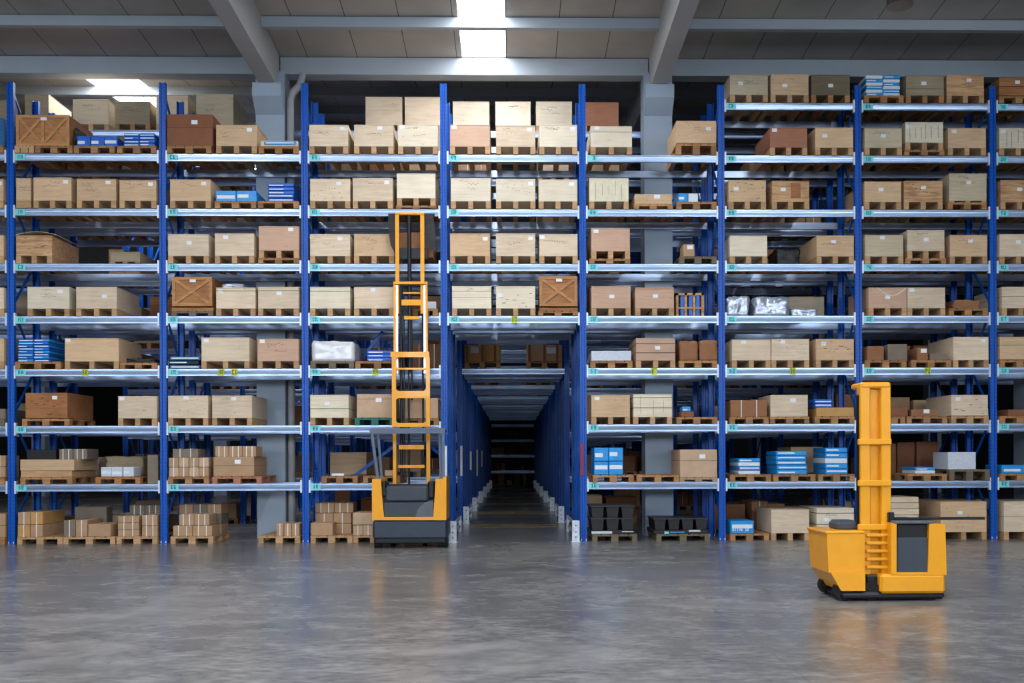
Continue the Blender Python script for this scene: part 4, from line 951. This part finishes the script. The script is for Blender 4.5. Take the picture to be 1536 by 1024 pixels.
def poly(name, mat, pts, Y, dep, label=None):
    return part(name, T, mat, lambda b: b.prism([(pt(u, v, Y).x - ox, pt(u, v, Y).z) for u, v in pts], Y - oy, Y - oy + dep), label=label)
tb('chassis', 'slate_metal', 559.5, 670.5, 780, 808, yr, 1.05, .03)
tb('skirt', 'black_steel', 562, 669, 806, 815, yr + .02, .95, .02)
for a, c in ((560, 571), (658, 670)):
    x0, x1 = X(a, yr) - ox, X(c, yr) - ox
    part('wheel', T, 'rubber', lambda b: b.cyl((x0, .16, .115), (x1, .16, .115), .115, 24))
for a, c in ((586, 592), (634, 640)):
    x0, x1 = X(a, ym) - ox, X(c, ym) - ox
    part('wheel', T, 'rubber', lambda b: b.cyl((x0, .95, .1), (x1, .95, .1), .1, 20))
poly('body_shell', 'orange_paint', [(558, 718), (571, 718), (573, 745), (576, 775), (650, 775), (652, 745), (653.5, 718), (664, 718), (665, 715), (669.5, 715), (669.5, 780), (558, 780)], yr - .005, .95)
tb('cab_tub', 'black_plastic', 571, 655, 727, 776, yr + .12, .7, .02)
tb('seat_backrest', 'cab_grey', 578, 642, 729.5, 752.5, yr + .02, .16, .035)
tb('seat_base', 'cab_grey', 575, 650.5, 753.5, 775.5, yr + .01, .3, .02)
tb('armrest', 'black_plastic', 571.5, 580, 721, 745, yr + .06, .4, .03); tb('armrest', 'black_plastic', 641.5, 652, 721, 748, yr + .06, .4, .03)
def fan(b):
    cx, cz = pt(650, 779, yr).x - ox, Z(779, yr); R = X(650, yr) - X(623, yr)
    pts = [(cx, cz)] + [(cx - R * math.cos(t * math.pi / 20), cz + R * 1.05 * math.sin(t * math.pi / 20)) for t in range(0, 11)]
    b.prism(pts, 0 - .004, .009)
part('side_pocket', T, 'grey_plastic', fan)
# overhead guard
part('guard_post', T, 'guard_grey', lambda b: b.bar((pt(557, 645, yr).x - ox, .03, Z(645, yr)), (pt(567, 720, yr).x - ox, .03, Z(720, yr)), .05, .05))
part('guard_post', T, 'guard_grey', lambda b: b.bar((pt(664.5, 645, yr).x - ox, .03, Z(645, yr)), (pt(665, 720, yr).x - ox, .03, Z(720, yr)), .05, .05))
part('guard_post', T, 'guard_grey', lambda b: b.bar((pt(567, 648, yr + .6).x - ox, .62, Z(648, yr)), (pt(573, 720, yr + .6).x - ox, .62, Z(720, yr)), .045, .045))
part('guard_post', T, 'guard_grey', lambda b: b.bar((pt(659, 648, yr + .6).x - ox, .62, Z(648, yr)), (pt(661, 720, yr + .6).x - ox, .62, Z(720, yr)), .045, .045))
def groof(b):
    a, c, z = X(554.5, yr, 646) - ox, X(667.5, yr, 646) - ox, Z(646, yr)
    b.box(a, c, -.01, .07, z - .05, z + .05); b.box(a + .03, c - .03, .62, .7, z - .03, z + .04)
    for k in range(6):
        x = a + .02 + k * (c - a - .06) / 5; b.box(x, x + .03, .07, .62, z - .02, z + .03)
part('guard_roof', T, 'guard_grey', groof)
# mast
ym = -.42
def rail(name, mat, u0, u1, v0, v1, Y, dep=.08, label=None):
    return tb(name, mat, u0, u1, v0, v1, Y, dep, 0, label)
rail('outer_rail', 'orange_paint', 589.3, 594.3, 536, 812, ym + .0); rail('outer_rail', 'orange_paint', 639.5, 645, 536, 812, ym + .0)
# window frame plate of the first stage
def plate(b):
    Y = ym - .06
    def R(u0, u1, v0, v1, d=.06):
        b.box(pt(u0, v0, Y).x - ox, pt(u1, v0, Y).x - ox, Y - oy, Y - oy + d, pt(u0, v1, Y).z, pt(u0, v0, Y).z)
    R(585.7, 643.8, 527.5, 535.5); R(587.6, 593.8, 535.5, 640); R(638.8, 644.6, 535.5, 640)
    R(593.8, 638.8, 551.5, 554.3); R(593.8, 638.8, 586, 597); R(593.8, 638.8, 634, 640)
    for u, v, du, dv in ((593.8, 586, 3, -3), (638.8, 586, -3, -3), (593.8, 597, 3, 3), (638.8, 597, -3, 3), (593.8, 634, 3, -3), (638.8, 634, -3, -3), (593.8, 535.5, 3, 3), (638.8, 535.5, -3, 3)):
        P_ = [pt(u, v, Y), pt(u + du, v, Y), pt(u, v + dv, Y)]; b.prism([(p_.x - ox, p_.z) for p_ in P_], Y - oy, Y - oy + .06)
part('mast_plate', T, 'orange_paint', plate)
tb('crossbar', 'orange_paint', 598, 636, 667, 674, ym + .02, .05, .005); tb('crossbar', 'orange_paint', 597, 637, 697, 702, ym + .02, .05, .005)
# second stage
for a, c, q in ((590.3, 593.6, 0), (638.6, 641.4, 1)): rail('middle_rail', 'orange_paint', a, c, 422, 560, ym + .01, .07)
for a, c in ((593.8, 597), (635.4, 638.4)): rail('inner_rail', 'rail_steel', a, c, 427, 560, ym + .02, .05, 'bright steel rail')  # reflection on the mast rails, put in as pale strips
tb('crossbar', 'orange_paint', 590.3, 641.4, 422, 426, ym, .08, .004)
tb('crossbar', 'orange_paint', 604, 630, 438, 440.5, ym + .04, .05, .004); tb('crossbar', 'orange_paint', 602, 631, 449, 458, ym + .04, .05, .006); tb('crossbar', 'orange_paint', 606, 629, 474, 479, ym + .04, .05, .006)
# third stage
for a, c in ((593, 598.6), (630.6, 636.4)): rail('top_rail', 'orange_paint', a, c, 321, 470, ym + .05, .06)
tb('crossbar', 'orange_paint', 593, 636.4, 318, 322, ym + .04, .08, .01)
for a, c, v0, v1 in ((612.2, 618.2, 322, 560), (600, 604.5, 430, 715), (605.5, 608, 430, 715), (612, 615, 560, 730), (616.8, 619.4, 480, 600), (633.4, 636.6, 430, 715)):
    xa, xc = X(a, ym + .1) - ox, X(c, ym + .1) - ox; xm, rr = (xa + xc) / 2, (xc - xa) / 2
    part('hydraulic_cylinder' if rr > .03 else 'lift_chain', T, 'black_steel', lambda b: b.cyl((xm, ym + .1 - oy, Z(v1, ym + .1)), (xm, ym + .1 - oy, Z(v0, ym + .1)), rr, 12))
# clear side guards round the raised carriage and the forks
poly('carriage_guard', 'film_dark', [(582, 320), (593, 320), (593, 381), (586, 368), (582.5, 345)], ym + .12, .012, 'smoky clear plastic guard')
poly('carriage_guard', 'film_dark', [(637, 320), (649, 322), (652.5, 340), (654, 380), (650, 374), (637, 372)], ym + .12, .012, 'smoky clear plastic guard')
tb('carriage_bar', 'black_steel', 584, 652, 320, 324, ym + .13, .05, .005)
for a in (600, 628):
    tb('fork', 'black_steel', a, a + 7, 386, 389, ym + .18, 1.1, .004)
tb('carriage_bar', 'black_steel', 592, 642, 372, 388, ym + .13, .05, .005)
x, w = span(600, 650, 360, .0)
carton(x, -.1, Z(386, -.1), w, .5, 'brown box resting on the raised forks of the parked truck', 'carton_brown', .9, name='cardboard_box')

# ---------------------------------------------------------------- second truck, out on the floor to the right
g = on_floor(1335, 902); yt = g.y
T = thing('stacker_truck', 'yellow stacker truck with square mast standing on the open floor', 'forklift', (g.x, yt, 0))
ox, oy = g.x, yt
def Z(v, Y, u=1335): return pt(u, v, Y).z
tb('chassis', 'black_steel', 1262, 1418, 888, 899, yt + .02, .8, .03)
tb('lower_cover', 'orange_paint', 1321, 1419, 861, 890, yt, .82, .03)
poly('battery_cover', 'orange_paint', [(1240, 799), (1297, 799), (1297, 859), (1243, 859)], yt + .06, .7)
poly('front_fender', 'orange_paint', [(1246, 858), (1298, 858), (1298, 886), (1262, 886), (1254, 872)], yt + .03, .76)
tb('hood', 'orange_paint', 1238, 1298, 796, 801, yt + .05, .72, .012)
for u in (1270, 1310):
    cx = X(u, yt, 885) - ox; part('wheel', T, 'rubber', lambda b: b.cyl((cx, .06, .11), (cx, .2, .11), .11, 24)); part('wheel', T, 'rubber', lambda b: b.cyl((cx, .6, .11), (cx, .74, .11), .11, 24))
cx = X(1400, yt, 885) - ox; part('wheel', T, 'rubber', lambda b: b.cyl((cx, .06, .115), (cx, .2, .115), .115, 24)); part('wheel', T, 'rubber', lambda b: b.cyl((cx, .6, .115), (cx, .74, .115), .115, 24))
tb('wheel_arm', 'black_steel', 1299, 1320, 862, 890, yt + .1, .5, .02)
# mast: two channels, plates and back
tb('mast_rail', 'orange_paint', 1291, 1306, 576, 862, yt + .16, .12, .01); tb('mast_rail', 'orange_paint', 1322, 1337, 576, 862, yt + .16, .12, .01)
tb('mast_rail', 'orange_paint', 1293, 1307, 580, 862, yt + .36, .12, .01); tb('mast_rail', 'orange_paint', 1321, 1335, 580, 862, yt + .36, .12, .01)
tb('mast_back', 'orange_paint', 1304, 1324, 578, 862, yt + .24, .03, 0)
tb('mast_cap', 'orange_paint', 1291, 1337, 573, 582, yt + .15, .34, .02)
for v in (658, 720, 786): tb('crossbar', 'orange_paint', 1288, 1338, v, v + 9, yt + .13, .05, .01)
for v in (800, 812, 824, 836, 848): tb('step', 'orange_paint', 1300, 1336, v, v + 5, yt + .12, .04, .008)
tb('mast_side', 'slate_metal', 1292, 1294, 584, 860, yt + .27, .1, 0); tb('lift_cylinder', 'black_steel', 1286, 1291, 590, 790, yt + .2, .06, .02)
# operator compartment
poly('cab_shell', 'orange_paint', [(1337, 784), (1345, 784), (1345, 858), (1392, 858), (1394, 784), (1418, 786), (1420, 862), (1337, 862)], yt + .01, .8)
tb('door_panel', 'cab_grey', 1346, 1392, 806, 858, yt + .03, .05, .01); tb('cab_interior', 'black_plastic', 1346, 1393, 786, 807, yt + .06, .6, .01)
tb('cab_top', 'grey_plastic', 1340, 1402, 781, 786, yt + .0, .8, .015)
tb('seat', 'cab_grey', 1256, 1290, 781, 797, yt + .25, .35, .04)
for dy in (.12, .6): tb('fork', 'black_steel', 1336, 1478, 776, 779.5, yt + dy, .1, .004)
tb('fork_carriage', 'black_steel', 1334, 1342, 768, 790, yt + .1, .62, .01)

# ---------------------------------------------------------------- light
w_ = bpy.data.worlds.new('world'); SC.world = w_; w_.use_nodes = True
bg = w_.node_tree.nodes['Background']; bg.inputs[0].default_value = (.80, .90, 1, 1); bg.inputs[1].default_value = .3
vs = SC.view_settings; vs.view_transform = 'Standard'; vs.look = 'None'; vs.gamma = 1; vs.use_curve_mapping = False; vs.exposure = -0.12
SC.cycles.use_denoising = True
SC.cycles.max_bounces = 6; SC.cycles.diffuse_bounces = 2; SC.cycles.glossy_bounces = 4
SC.cycles.sample_clamp_indirect = 8
